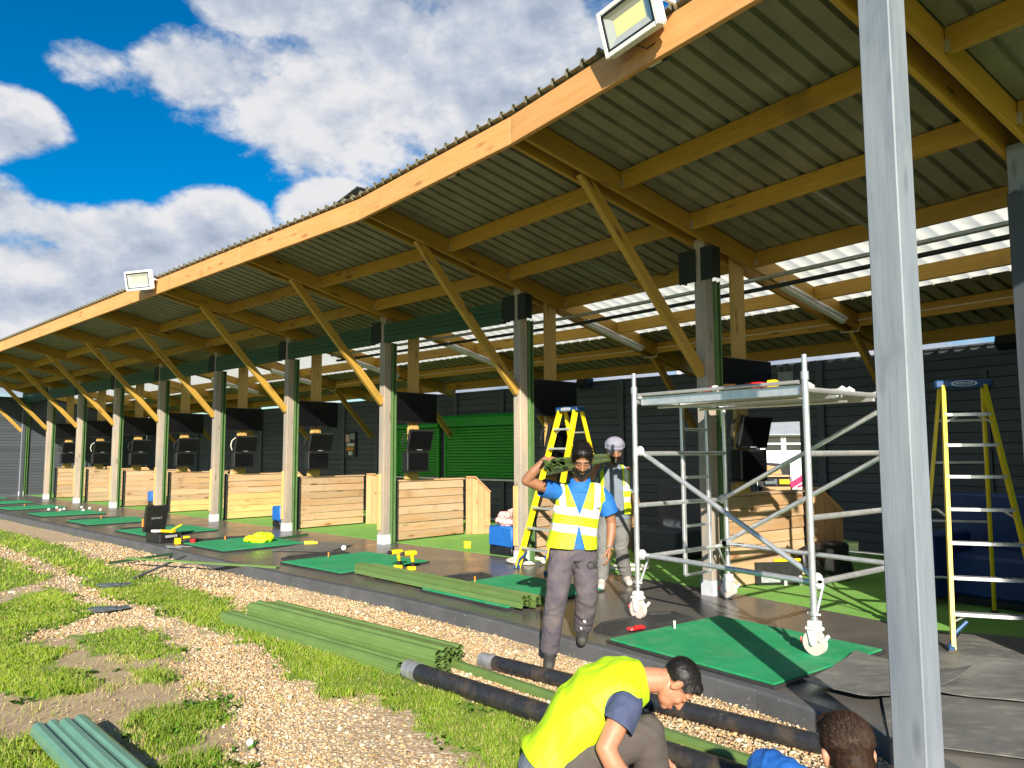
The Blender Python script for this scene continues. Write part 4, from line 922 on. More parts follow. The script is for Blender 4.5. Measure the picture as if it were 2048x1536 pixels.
def brace_(a, b, r=.0235, lab='brace_tube'):
    d = (b - a).normalized(); m = MB(); m.cyl(a + d * .05, b - d * .05, r, n=12); m.cyl(a + (b - a) * .62, b - d * .05, r * .8, n=10)
    t = tpart(lab, m, 'aluminium')
    for p in (a, b): m = MB(); m.ell(p, (.042, .042, .05), 10, 7); m.cyl(p - V(.0) + Vector((.0, -.04, 0)), p + Vector((0, .04, 0)), .03, n=10); h = m.build('coupling_hook', 'caster_white'); h.parent = t; h.location = -tw.location
nd = (RL - FL).normalized() * .075
brace_(FL + nd + V(1.60), FR + nd + V(.60)); brace_(FL + nd + V(.60), FR + nd + V(.57))
brace_(RL - nd + V(.60), RR - nd + V(1.60)); brace_(RL - nd + V(1.075), RR - nd + V(2.02)); brace_(RL - nd + V(.60), RR - nd + V(.575))
for p, q in ((FL, FL + nd * 2.2), (FR, FR + nd * 2.2), (RL, RL - nd * 2.2), (RR, RR - nd * 2.2)): m = MB(); m.cyl(p + V(.27), q + V(.55), .011, n=8); tpart('leg_stay', m, 'aluminium')
# platform decks
ex = (FR - FL).normalized(); ey = (RL - FL).normalized(); an = math.atan2(ex.y, ex.x)
for j in range(2):
    c0 = FL + ey * (.05 + .69 * j); Lx = (FR - FL).length
    for s in (0.0, .62): beam('deck_beam', c0 + ey * s + ex * .06 + V(2.085), c0 + ey * s + ex * (Lx - .06) + V(2.085), .035, .085, 'aluminium', tw, ch=.005)
    m = MB(); cc = c0 + ey * .31 + ex * (Lx / 2) + V(2.108); ry = Matrix((ex, ey, (0, 0, 1))).transposed(); m.box(cc, (Lx - .18, .58, .012), ry); tpart('deck_board', m, 'ply', False)
    m = MB(); m.cyl(c0 + ey * .20 + ex * .1 + V(2.03), c0 + ey * .20 + ex * (Lx - .12) + V(2.03), .012, n=8); tpart('deck_stay', m, 'aluminium')
    for sx in (.06, Lx - .06):
        for s in (.03, .59): m = MB(); m.tube([c0 + ey * s + ex * sx + V(2.10), c0 + ey * s + ex * (sx + (.05 if sx > 1 else -.05)) + V(2.125), c0 + ey * s + ex * (sx + (.085 if sx > 1 else -.085)) + V(2.10)], [.016, .022, .02], 8); tpart('deck_hook', m, 'caster_white')
m = MB(); m.cyl(FL + ex * .05 + V(2.145), FR - ex * .05 + V(2.145), .016, n=8); tpart('edge_rail', m, 'aluminium')
# things left on the platform
def pistol(name, label, cat, p, rz, body, grip, s=1.0):
    t = thing(name, label, cat, p, rz)
    m = MB(); m.tube([(-.10 * s, 0, .03 * s), (0, 0, .035 * s), (.10 * s, 0, .035 * s), (.17 * s, 0, .03 * s)], [.018 * s, .03 * s, .026 * s, .012 * s], 10); m.build('tool_body', body, t, True, off=None)
    m = MB(); m.tube([(-.02 * s, 0, .03 * s), (-.05 * s, .07 * s, .02 * s), (-.07 * s, .13 * s, .02 * s)], [.02 * s, .018 * s, .024 * s], 8); m.build('tool_grip', grip, t, True, off=None)
    m = MB(); m.box((-.10 * s, 0, .035 * s), (.07 * s, .07 * s, .07 * s), None, .008); m.build('tool_battery', 'yellow_plastic', t, True, off=None); return t
pz = 2.116
pistol('hand_tool', 'red and orange hand tool lying left on the scaffold platform', 'hand tool', tuple(FL + ex * .92 + ey * .16 + V(pz)), R(150), 'red_plastic', 'black_plastic')
pistol('hand_tool', 'red and orange hand tool lying right on the scaffold platform', 'hand tool', tuple(FL + ex * 1.32 + ey * .16 + V(pz)), R(140), 'red_plastic', 'red_plastic', 1.15)
m = MB(); m.box((0, 0, .035), (.10, .07, .07), None, .008); o = m.build('tape_box', 'tee_orange'); o.location = FL + ex * 1.05 + ey * .10 + V(pz); tag(o, 'small orange box lying between the red tools on the scaffold', 'box')
m = MB(); m.cyl((0, 0, 0), (0, 0, .06), .028, n=12); o = m.build('tin', 'white_paint', smooth=True); o.location = FL + ex * .93 + ey * .05 + V(pz); tag(o, 'small white tin on the front edge of the scaffold platform', 'tin')

# ------------------------------------------------------------------ stepladders
def step_ladder(label, cap, front, H, top_w, bot_w, fo, ro, steps):
    "cap: plan position of the top; front: unit vector to the climbing side"
    f = Vector((front[0], front[1], 0)).normalized(); s = Vector((f.y, -f.x, 0)); t = thing('stepladder', label, 'stepladder', (cap[0], cap[1], cap[2])); c = Vector((cap[0], cap[1], cap[2]))
    rz = Matrix.Rotation(math.atan2(f.y, f.x), 3, 'Z')
    tf = lambda q: c + f * (.05 + (fo - .05) * (1 - q)); wq = lambda q: bot_w / 2 + (top_w / 2 - bot_w / 2) * q
    P = lambda q, sd, side: tf(q) + s * sd * wq(q) + V(q * (H - .06)); Pr = lambda q, sd: c - f * (.06 + (ro - .06) * (1 - q)) + s * sd * (wq(q) * .86 + .02) + V(q * (H - .06))
    for sd in (-1, 1):
        a, b = P(0, sd, 1), P(1, sd, 1); x = (b - a).normalized()
        for nm, (u0, u1), (w, h), off in (('front_rail', (a, b), (.082, .006), 0),):
            n = f.cross(x).normalized(); o = s * sd
            m = MB(); fl = x.cross(s).normalized()
            ring = lambda p: [p + fl * -.041 + o * .0, p + fl * .041, p + fl * .041 + o * -.03, p + fl * .033 + o * -.03, p + fl * .033 + o * -.007, p + fl * -.033 + o * -.007, p + fl * -.033 + o * -.03, p + fl * -.041 + o * -.03]
            r0, r1 = ring(a), ring(b)
            if sd > 0: r0, r1 = r0[::-1], r1[::-1]
            m.loft([r0, r1]); m.build(nm, 'fibre_yellow', t)
        a2, b2 = Pr(0, sd), Pr(1, sd); beam('rear_rail', a2, b2, .028, .058, 'fibre_yellow', t, up=f)
        for p in (a, a2): m = MB(); m.box(p + V(.02), (.095, .045, .04), rz, .006); m.build('foot', 'ladder_blue' if p is a else 'black_plastic', t)
        m = MB(); m.tube([P(0, sd, 1) + V(.03), P(.05, sd, 1) + s * -sd * .03 + V(.02), P(.10, sd, 1) + s * -sd * .12], [.018, .017, .014], 8); m.build('foot_brace', 'ladder_blue', t, True)
        m = MB(); q = .47; m.tube([P(q, sd, 1) - s * sd * .015, (P(q, sd, 1) + Pr(q, sd)) / 2 + V(.035), Pr(q, sd)], .010, 6); m.build('spreader', 'alu_dull', t, True)
    for j in range(1, steps + 1):
        q = j / (steps + .95); a, b = P(q, -1, 1), P(q, 1, 1); m = MB(); m.prism([(-.042, -.014), (.042, -.014), (.042, .012), (.03, .014), (-.03, .014), (-.042, .012)], a + s * .01, b - s * .01); st = m.build('step', 'alu_step', t)
        if j in (1, steps): 
            for p, d in ((a, 1), (b, -1)): m = MB(); m.cyl(p + s * d * .02 - V(.07), p + s * d * .12 - V(.014), .007, n=6); k2 = m.build('step_stay', 'alu_dull'); k2.parent = st; k2.location = -t.location
    for q in (.16, .42, .68, .86): m = MB(); a, b = Pr(q, -1), Pr(q, 1); m.cyl(a, b, .011, n=8); m.build('rear_bar', 'alu_dull', t, True)
    m = MB(); m.box(c + V(H - .035), (.17, top_w + .10, .07), rz, .012); m.box(c + V(H + .002), (.10, top_w - .02, .006), rz); cp = m.build('top_cap', 'ladder_blue', t)
    # oval badge with the maker's name on the front of the cap
    fc = c + f * .0865 + V(H - .035); M = Matrix((s * -1, Vector((0, 0, 1)), f)).transposed().to_4x4()
    ov = MB(); ov.loft([[fc + f * d + s * (math.cos(a) * .105 * k) + V(math.sin(a) * .027 * k) for a in (2 * math.pi * i / 28 for i in range(28))] for d, k in ((0, 1), (.002, 1), (.002, .84), (.0005, .84))], True, False)
    o = ov.build('badge_ring', 'reflective'); o.parent = cp; o.location = -t.location
    M.translation = fc + f * .001 - t.location; text_mesh('badge_text', 'WERNER', .036, 'reflective', M, cp)
    return t
step_ladder('yellow and blue stepladder at the right edge in front of the navy sofa', (4.13, 6.92, 0), (-.30, -.83), 2.235, .36, .70, .86, .80, 7)
step_ladder('yellow and blue stepladder standing behind the man carrying strips', (.83, 10.80, 0), (-.80, -.60), 2.235, .36, .66, .72, .62, 7)

# ------------------------------------------------------------------ seats
def block(name, t, mat, c, size, rz, ch=.03):
    m = MB(); m.box(c, size, Matrix.Rotation(rz, 3, 'Z'), ch); return m.build(name, mat, t, True)
def ottoman(p, rz, label, s=.52, h=.44):
    t = thing('ottoman', label, 'footstool', p, 0, 'blue ottomans in the bays'); c = Vector(p)
    block('cushion', t, 'upholstery_blue', c + V(.29 * h / .44), (s, s, .31), rz, .025); block('plinth', t, 'black_plastic', c + V(.068), (s - .03, s - .03, .125), rz, .01)
ottoman((-.02, 12.05, .006), R(46), 'blue ottoman with dark plinth beside the second post, pink cloth on it')
ottoman((-4.99, 16.62, .006), R(46), 'blue ottoman half hidden behind the fourth timber post', .34); ottoman((-10.9, 23.3, .006), R(46), 'small far blue ottoman half hidden behind the sixth timber post', .34)
m = MB()
for j in range(5): m.ell((rng.uniform(-.10, .12), rng.uniform(-.1, .1), .05 + .035 * j), (.16 - .02 * j, .13, .055), 12, 7, Matrix.Rotation(rng.uniform(0, 3), 3, 'Z') @ Matrix.Rotation(rng.uniform(-.4, .4), 3, 'X'))
PINK = m
sf = thing('navy_sofa', 'large navy blue upholstered sofa behind the right stepladder', 'sofa', (5.4, 8.0, .006)); c = Vector((5.55, 8.35, .006)); rz = FRZ('A') + R(90)
block('seat', sf, 'upholstery_navy', Vector((5.35, 7.75, .30)), (2.0, .80, .42), rz); block('backrest', sf, 'upholstery_navy', Vector((5.68, 8.15, .62)), (2.0, .24, .98), rz); block('plinth', sf, 'black_plastic', Vector((5.36, 7.76, .045)), (1.9, .72, .09), rz, .01); block('armrest', sf, 'upholstery_navy', Vector((4.62, 8.25, .40)), (.22, .85, .66), rz)
gs = thing('grey_sofa', 'dark grey upholstered sofa behind the scaffold tower', 'sofa', (2.55, 11.9, .006)); rz = FRZ('B') + R(90)
block('seat', gs, 'upholstery_grey', Vector((2.35, 11.62, .25)), (.9, .72, .38), rz); block('backrest', gs, 'upholstery_grey', Vector((2.66, 11.92, .60)), (.9, .20, .92), rz); block('plinth', gs, 'black_plastic', Vector((2.36, 11.63, .035)), (.84, .66, .06), rz, .01)

# ------------------------------------------------------------------ lights, speakers and boxes on the building
def floodlight(p, rz, tilt, label):
    t = thing('floodlight', label, 'floodlight', p, rz, 'white floodlights on the fascia'); T_ = Matrix.Rotation(tilt, 3, 'Y')
    def pb(name, mat, parts, sm=False):
        m = MB()
        for c, s_, ch in parts: m.box(T_ @ Vector(c), s_, T_, ch)
        return m.build(name, mat, t, sm, off=None)
    w, h = .60, .355
    pb('housing', 'white_paint', [((-.035, 0, 0), (.06, w, h), .02)]); pb('heat_sink', 'white_paint', [((-.09, y, 0), (.06, .012, h * .7), 0) for y in np.linspace(-w * .38, w * .38, 9)])
    pb('front_frame', 'white_paint', [((.012, s * (w / 2 - .02), 0), (.04, .045, h), .008) for s in (-1, 1)] + [((.012, 0, s * (h / 2 - .02)), (.038, w - .092, .04), .006) for s in (-1, 1)])
    pb('gasket', 'black_plastic', [((.014, s * (w / 2 - .050), 0), (.030, .014, h - .086), 0) for s in (-1, 1)] + [((.014, 0, s * (h / 2 - .047)), (.030, w - .115, .014), 0) for s in (-1, 1)])
    m = MB(); a, b = [(.02, y, z) for y, z in ((-w / 2 + .06, -h / 2 + .055), (w / 2 - .06, -h / 2 + .055), (w / 2 - .06, h / 2 - .055), (-w / 2 + .06, h / 2 - .055))], [(-.003, y, z) for y, z in ((-w / 2 + .14, -h / 2 + .12), (w / 2 - .14, -h / 2 + .12), (w / 2 - .14, h / 2 - .12), (-w / 2 + .14, h / 2 - .12))]
    m.loft([[T_ @ Vector(q) for q in a], [T_ @ Vector(q) for q in b]][::-1], True, False); m.build('reflector', 'lamp_reflector', t, off=None)
    pb('led_panel', 'lamp_led', [((-.004, 0, 0), (.006, w - .27, h - .23), 0)])
    m = MB(); [m.tube([T_ @ Vector((-.05, s * (w / 2 + .012), 0)), (-.16, s * (w / 2 + .012), .01), (-.22, s * (w / 2 - .03), 0)], [.018, .016, .016], 8) for s in (-1, 1)]; m.box((-.225, 0, 0), (.012, w, .05)); m.build('bracket', 'white_paint', t, True, off=None)
    m = MB(); m.tube([(-.09, -.05, -h / 2 + .03), (-.15, .02, -h / 2 - .02), (-.20, .12, -h / 2 + .02)], .006, 6); m.build('lead', 'cable_black', t, off=None)
floodlight(Q('B', 3.045, 4.80, 1.80), FRZ('B') - R(5), R(16), 'large near white floodlight bracketed to the fascia board')
floodlight(Q('D', 3.05, 4.74, -3.36), FRZ('D') + R(24), R(12), 'small distant white floodlight on the left part of the fascia')
for k, nr, nm in (('B', 1.62, 'below the near floodlight'), ('D', 1.45 - .15, 'in the bay left of the kink'), ('E', 2.0, 'in the bay beside the fourth post'), ('C', 1.6, 'in the bay beside the second post')):
    p = Q(k, 2.60, zr(2.60) - .045, nr); t = thing('bulkhead_light', 'small black lamp fixed under the eaves %s' % nm, 'lamp', p, FRZ(k), 'small lamps under the eaves')
    m = MB(); m.box((0, 0, .0), (.14, .20, .035), Matrix.Rotation(R(-12), 3, 'Y'), .008); m.build('housing', 'black_plastic', t, off=None); m = MB(); m.box((.0, 0, -.019), (.085, .13, .006), Matrix.Rotation(R(-12), 3, 'Y')); m.build('lens', 'batten_diffuser', t, off=None)
    m = MB(); m.box((0, 0, .030), (.02, .06, .035)); m.build('fixing', 'black_plastic', t, off=None)
for k, nr, lab in (('B', 1.60, 'black loudspeaker under the rear purlin above the right stepladder'), ('C', -2.55 + .0, 'black loudspeaker under the rear purlin above the man in the turban')):
    t = thing('loudspeaker', lab, 'loudspeaker', Q(k, -4.28, 3.05, nr), FRZ(k), 'loudspeakers under the rear purlin'); T_ = Matrix.Rotation(R(-20), 3, 'Y')
    m = MB(); m.loft([[T_ @ Vector((x, y * s_, z)) for x, y, z in ((-.10, -.15, -.10), (.09, -.15, -.10), (.09, -.15, .11), (-.10, -.15, .11))] for y, s_ in ((0, 1),)] + [[T_ @ Vector((x, .15, z)) for x, z in ((-.10, -.10), (.09, -.10), (.09, .11), (-.10, .11))]]); m.build('cabinet', 'black_plastic', t, off=None)
    m = MB(); m.box(T_ @ Vector((.094, 0, .005)), (.006, .27, .18), T_, .002); m.build('grille', 'black_rubber', t, off=None); m = MB(); m.box((0, 0, .12), (.03, .2, .02)); m.build('bracket', 'black_plastic', t, off=None)
t = thing('emergency_light', 'grey twin head emergency light on the top of the back wall', 'emergency light', Q('B', WO + .05, 2.86, -1.95), FRZ('B'))
m = MB(); m.box((.03, 0, 0), (.09, .29, .19), None, .008); m.build('battery_box', 'grey_card', t, off=None)
for y in (-.14, .0, .12): m = MB(); m.cyl((.03, y, .09), (.03, y, .14), .014, n=8); m.tube([(-.01, y - .02, .16), (.04, y, .165), (.08, y + .01, .15)], [.03, .05, .045], 10); m.build('lamp_head', 'slate_grey', t, True, off=None)
m = MB(); m.tube([(.02, .145, .03), (.02, .30, .04)], .008, 6); m.box((.01, .34, .045), (.05, .08, .08)); m.build('junction_box', 'grey_card', t, off=None)
m = MB(); p = Q('B', WO + .07, 0, -4.33); m.cyl(p + V(2.86), p + V(3.16), .045, n=14); m.cyl(p + V(3.10), p + V(3.18), .055, n=14); o = m.build('pipe_vent', 'white_paint', smooth=True); tag(o, 'short white plastic pipe at the top of the back wall', 'pipe')

# ------------------------------------------------------------------ green strips: piles, bundle, single ones
SP = [(-.065, -.018), (-.060, .004), (-.044, .015), (-.020, .015), (-.009, .002), (.009, .002), (.020, .015), (.044, .015), (.060, .004), (.065, -.018)]
SPROF = SP + [(u, v - .0022) for u, v in SP[::-1]]
SL = {}
def slat(p0, p1, label, group, up=(0, 0, 1), mat='slat_green', roll=0.0, sc=1.0):
    p0, p1 = Vector(p0), Vector(p1); x = (p1 - p0); L = round(x.length, 2); x.normalize()
    if (L, mat, sc) not in SL:
        m = MB(); m.prism([(u * sc, v * sc) for u, v in SPROF[::-1]], (0, 0, 0), (L, 0, 0)); SL[(L, mat, sc)] = m.mesh('green_strip', None, mat)
    o = bpy.data.objects.new('green_strip', SL[(L, mat, sc)]); COL.objects.link(o); y = Vector(up).cross(x).normalized(); z = x.cross(y)
    M = Matrix((x, y, z)).transposed().to_4x4(); M = M @ Matrix.Rotation(roll, 4, 'X'); M.translation = p0; o.matrix_world = M
    return tag(o, label, 'metal strip', group)
def pile(a, b, cols, n, label, group, z0, mat='slat_green', pitch=.0135, jit=.03, sc=1.0):
    a, b = Vector(a), Vector(b); x = (b - a).normalized(); s = Vector((-x.y, x.x, 0)).normalized()
    for c_, (off, sh) in enumerate(cols):
        for j in range(n[c_]):
            d = s * (off + random.uniform(-.006, .006)) + x * (sh + random.uniform(-jit, jit)) + V(z0 + j * pitch * sc); slat(a + d, b + d, label[c_] if isinstance(label, (list, tuple)) else label, group, mat=mat, roll=random.uniform(-.06, .06) + (0 if c_ % 2 == 0 else .05), sc=sc)
pile((-2.93, 8.00, GZ), (-.82, 6.08, GZ), [(-.02, 0), (.15, .22), (.31, .10), (.46, .04)], [4, 9, 7, 6], ['long green metal strip in the lowest front row of the pile on the gravel', 'long green metal strip in the tallest second stack of the pile on the gravel', 'long green metal strip in the third stack of the pile on the gravel', 'long green metal strip in the rear stack of the pile nearest the kerb'], 'green strips in the pile on the gravel', .035, sc=1.22, pitch=.017)
pile((-2.02, 10.12, 0), (.14, 7.80, 0), [(0, 0), (.14, .04)], [6, 5], 'long green metal strip in the bundle across the second green mat', 'green strips in the bundle on the deck', .05, jit=.012, sc=1.05, pitch=.017)
pile((-2.78, 4.79, GZ), (-1.15, 3.10, GZ), [(-.05, -.06), (.075, .0)], [2, 3], ['dark green metal strip in the left column of the near left corner stack', 'dark green metal strip in the right column of the near left corner stack'], 'green strips stacked near the left corner', .065, 'slat_green_cold', sc=1.2, pitch=.02)
pile((-3.3, 10.75, 0), (-5.9, 11.75, 0), [(0, 0)], [1], 'single thin green strip lying from the deck out over the gravel', None, .01, sc=.6)
SHB = []
a_, b_ = Vector((.33, 6.06, 1.475)), Vector((1.06, 9.03, 1.50)); bx = (b_ - a_).normalized(); bs = Vector((bx.y, -bx.x, 0))
for off, dz, rl in ((-.055, .012, .9), (-.075, .0, 1.25), (-.035, .03, -.7), (.0, .0, .15), (.0, .018, .12), (.055, -.005, -.2), (.03, .04, .05), (.03, .055, .0)):
    slat(a_ + bs * off + V(dz), b_ + bs * off + V(dz), 'green metal strip carried on the shoulders of the two men', 'green strips carried by the two men', roll=rl)
def rail(name, pts, prof, mat, label, cat, up=(0, 0, 1)):
    m = MB(); m.prism(prof, pts[0], pts[1], up); o = m.build(name, mat); return tag(o, label, cat)
rail('green_channel', [(-.66, 6.52, GZ + .03), (1.75, 3.84, GZ + .035)], [(-.045, -.02), (.045, -.02), (.045, .012), (.02, .03), (-.02, .03), (-.045, .012)][::-1][::-1], 'slat_green', 'single straight green channel lying on the gravel between the pipes', 'metal channel')
rail('angle_bar', [(-6.25, 11.93, GZ + .05), (-3.95, 14.80, .03)], [(-.022, -.018), (.022, -.018), (.022, .018), (-.022, .018)], 'dark_green', 'long thin dark bar lying over the kerb to the vest mat', 'metal bar')
rail('angle_bar', [(-5.20, 10.52, GZ + .03), (-5.06, 11.9, .02)], [(-.02, -.012), (.02, -.012), (.02, .012), (-.02, .012)], 'slate_grey', 'short dark bar propped from gravel onto the kerb', 'metal bar')
for a, b, cap, lab in (((-.80, 5.99, -.062), (1.25, 3.93, -.062), 1, 'black steel tube with grey end cap lying in the grass'), ((-.24, 6.29, -.075), (1.80, 4.46, -.075), 0, 'black steel tube lying on the gravel along the kerb')):
    a, b = Vector(a), Vector(b); x = (b - a).normalized(); t = thing('roller_tube', lab, 'tube', a, 0, 'black steel tubes on the ground'); r = .066 if cap else .056
    m = MB(); m.cyl(a, b, r, n=24); m.build('tube', 'pipe_black', t, True); m = MB(); m.cyl(a - x * .02, a + x * .13, r * 1.06, n=24); m.cyl(a - x * .05, a + x * .0, r * .5, n=14); m.build('end_cap', 'pipe_cap', t, True)
    m = MB(); m.tube([a + x * .30 + V(r * 1.05) + Vector((.02, .03, 0)), a + x * .34 + V(r * 1.3), a + x * .33 + V(r * .9) + Vector((-.03, -.06, -.02)), a + x * .30 + V(-.02) + Vector((-.05, -.07, 0))], .004, 5); m.build('wire_tie', 'cable_black', t)
# slates in the grass
for x, y, lab in ((-5.16, 9.95, 'thin dark slate lying in the grass'), (-4.43, 8.45, 'broken grey slate lying on the gravel track')):
    m = MB(); [m.box((dx, dy, .012 + .008 * j), (.28, .10, .008), Matrix.Rotation(r_, 3, 'Z') @ Matrix.Rotation(.08, 3, 'X')) for j, (dx, dy, r_) in enumerate(((0, 0, .5), (.08, .03, .9), (-.06, .02, .2)))]; o = m.build('slate', 'slate_grey'); o.location = (x, y, GZ + .03); tag(o, lab, 'slate')

# ------------------------------------------------------------------ tools and small things on the deck
def drill(p, rz, label):
    t = thing('cordless_drill', label, 'drill', p, rz, 'yellow cordless drills'); s = 1.12
    def tb(name, mat, pts, rr): m = MB(); m.tube([(a * s, b * s, c * s) for a, b, c in pts], [q * s for q in rr], 10); m.build(name, mat, t, True, off=None)
    tb('motor_housing', 'yellow_plastic', [(-.09, 0, .205), (-.06, 0, .21), (.03, 0, .21), (.06, 0, .21)], [.024, .033, .032, .028]); tb('chuck', 'black_plastic', [(.055, 0, .21), (.09, 0, .21), (.115, 0, .21)], [.024, .022, .012]); tb('bit', 'slate_grey', [(.11, 0, .21), (.19, 0, .205)], [.005, .004])
    tb('grip', 'yellow_plastic', [(-.03, 0, .20), (-.040, 0, .145), (-.047, 0, .10)], [.026, .021, .020]); tb('grip_sleeve', 'black_plastic', [(-.045, 0, .105), (-.05, 0, .05)], [.0225, .025])
    m = MB(); m.box((-.03 * s, 0, .028 * s), (.105 * s, .066 * s, .05 * s), None, .01); m.build('battery', 'yellow_plastic', t, True, off=None)
drill((-1.60, 10.52, .004), R(215), 'left of two yellow cordless drills standing on the deck'); drill((-1.40, 10.40, .004), R(205), 'right of two yellow cordless drills standing on the deck')
m = MB(); m.box((0, 0, .055), (.11, .11, .11), None, .008); o = m.build('yellow_cube', 'yellow_cube'); o.location = (-.76, 12.80, .007); o.rotation_euler = (0, 0, R(12)); tag(o, 'small bright yellow cube on the green carpet', 'block')
t = thing('open_toolbox', 'open black toolbox with lid up and tools spilling out by the far mats', 'toolbox', (-6.35, 13.95, .003), R(-38)); s = 1.5
def tbx(name, mat, parts, sm=False):
    m = MB()
    for c, sz, ro in parts: m.box(Vector(c) * s, tuple(q * s for q in sz), ro, .006)
    return m.build(name, mat, t, sm, off=None)
tbx('case', 'toolbox_black', [((0, 0, .01), (.34, .26, .02), None), ((0, .125, .06), (.34, .012, .11), None), ((0, -.125, .06), (.34, .012, .11), None), ((.165, 0, .06), (.012, .24, .11), None), ((-.165, 0, .06), (.012, .24, .11), None)])
lr = Matrix.Rotation(R(-78), 3, 'Y'); tbx('lid', 'toolbox_black', [((-.205, 0, .265), (.32, .27, .05), lr)]); tbx('latch', 'tee_orange', [((-.235, -.14, .22), (.02, .02, .10), None)])
tbx('handle', 'grey_card', [((.19, 0, .075), (.025, .14, .03), None)]); tbx('tray_tools', 'yellow_plastic', [((.02, .02, .125), (.26, .05, .03), Matrix.Rotation(.3, 3, 'Z')), ((.08, .09, .15), (.22, .02, .02), Matrix.Rotation(.6, 3, 'Z') @ Matrix.Rotation(-.5, 3, 'Y'))]); tbx('papers', 'paper', [((-.08, -.05, .125), (.10, .08, .03), None)])
text_mesh('lid_print', 'DEWALT', .05, 'grey_card', Matrix.Translation(Vector((-.170, 0, .27)) * s) @ Matrix.Rotation(R(90), 4, 'Z') @ Matrix.Rotation(R(80), 4, 'X'), t)
for lab, mat, p, rz in (('black and yellow power tool beside the open toolbox', 'black_plastic', (-5.75, 13.55, .01), R(30)), ('grey angle tool lying next to the open toolbox', 'slate_grey', (-5.95, 13.95, .01), R(120))): pistol('power_tool', lab, 'power tool', p, rz, mat, 'black_plastic', 1.5)
m = MB(); [m.box((dx, dy, .008 + .006 * j), (.34, .09, .006), Matrix.Rotation(r_, 3, 'Z')) for j, (dx, dy, r_) in enumerate(((0, 0, 2.3), (.12, .05, 2.6), (-.1, -.03, 2.1)))]; o = m.build('packing_card', 'grey_card'); o.location = (-5.72, 13.05, .004); tag(o, 'flat grey card scraps on the deck in front of the toolbox', 'card')
m = MB(); m.cyl((0, 0, .03), (0, 0, .10), .05, n=14); o = m.build('paint_tin', 'red_plastic', smooth=True); o.location = (-5.62, 13.50, .0); tag(o, 'small red pot beside the open toolbox', 'pot')
m = MB(); m.cyl((0, 0, .035), (.16, .03, .035), .035, n=14); m.cyl((.16, .03, .035), (.22, .04, .035), .02, n=10); o = m.build('marker_can', 'yellow_cube', smooth=True); o.location = (-3.62, 13.35, .0); tag(o, 'yellow spray can lying at the corner of the mat with the vest', 'can')
def cable_coil(p, r, label, mat, n=5):
    pts = []
    for i in range(n * 24 + 1):
        a = i / 24 * 2 * math.pi; q = r * (1 + .10 * math.sin(a * .37 + r * 9)); pts.append((p[0] + math.cos(a) * q + .03 * math.sin(i / 37), p[1] + math.sin(a) * q * .85, p[2] + .012 + .010 * (i / 24) * .6 + .006 * math.sin(a * 1.7)))
    m = MB(); m.tube(pts, .011, 6); tag(m.build('cable_coil', mat, smooth=True), label, 'cable', 'coiled cables on the deck')
cable_coil((.22, 11.15, .0), .30, 'coiled cream cable on the deck around the left stepladder foot', 'cable_cream'); cable_coil((1.55, 10.45, .006), .26, 'coiled white cable on the carpet behind the man in the turban', 'cable_cream', 4)
t = thing('tool_bag', 'open black and yellow tool bag on the carpet beneath the scaffold', 'tool bag', (3.15, 9.35, .006)); c = Vector((3.15, 9.35, .006)); rz = R(8); r3 = Matrix.Rotation(rz, 3, 'Z')
m = MB()
for dx, dy, sx, sy in ((0, -.16, .56, .03), (0, .16, .56, .03), (-.28, 0, .03, .35), (.28, 0, .03, .35)): m.box(c + r3 @ Vector((dx, dy, .14)), (sx, sy, .26), r3, .01)
m.box(c + V(.02), (.56, .34, .04), r3, .01); m.build('case', 'toolbox_black', t); m = MB(); m.box(c + r3 @ Vector((-.02, .20, .33)), (.50, .035, .26), r3 @ Matrix.Rotation(R(-14), 3, 'X'), .01); m.build('lid', 'slate_grey', t)
m = MB(); m.box(c + r3 @ Vector((.12, -.14, .285)), (.34, .03, .035), r3, .006); m.box(c + r3 @ Vector((-.30, -.06, .2)), (.02, .03, .14), r3, .004); m.box(c + r3 @ Vector((.14, -.185, .07)), (.06, .02, .06), r3, .004); m.build('trim', 'yellow_plastic', t)
m = MB(); [m.box(c + r3 @ Vector((dx, -.2, .05)), (.035, .03, .12), r3, .006) for dx in (.06, .25)]; m.build('buckle', 'paper', t); m = MB(); m.box(c + r3 @ Vector((-.12, -.19, .08)), (.24, .02, .09), r3, .006); m.build('pocket', 'grey_card', t)
m = MB(); m.tube([c + r3 @ Vector((.42, .02, .20)), c + r3 @ Vector((.40, .02, .34)), c + r3 @ Vector((.52, .05, .40)), c + r3 @ Vector((.70, .05, .38))], [.09, .08, .05, .03], 10); o = m.build('grinder', 'black_plastic', smooth=True); tag(o, 'black power tool standing right of the tool bag', 'power tool')
tl = thing('black_trolley', 'black wheeled case standing in the shadow right of the tool bag', 'case', (3.95, 9.55, .006)); cc = Vector((3.95, 9.55, .006)); block('body', tl, 'toolbox_black', cc + V(.25), (.34, .30, .42), rz, .03)
for s_ in (-1, 1): m = MB(); m.cyl(cc + r3 @ Vector((s_ * .18, -.02, .12)), cc + r3 @ Vector((s_ * .215, -.02, .12)), .12, n=18); m.build('wheel', 'tyre', tl, True)
for j, (dx, lab) in enumerate(((.10, 'pale plank leaning on the divider behind the tool bag, left one'), (.24, 'pale plank leaning on the divider behind the tool bag, right one'))):
    o = beam('loose_plank', Vector((3.05 + dx, 9.66, .02)), Vector((3.02 + dx, 9.80, .42)), .09, .02, 'wood_wing'); tag(o, lab, 'plank', 'planks behind the tool bag')

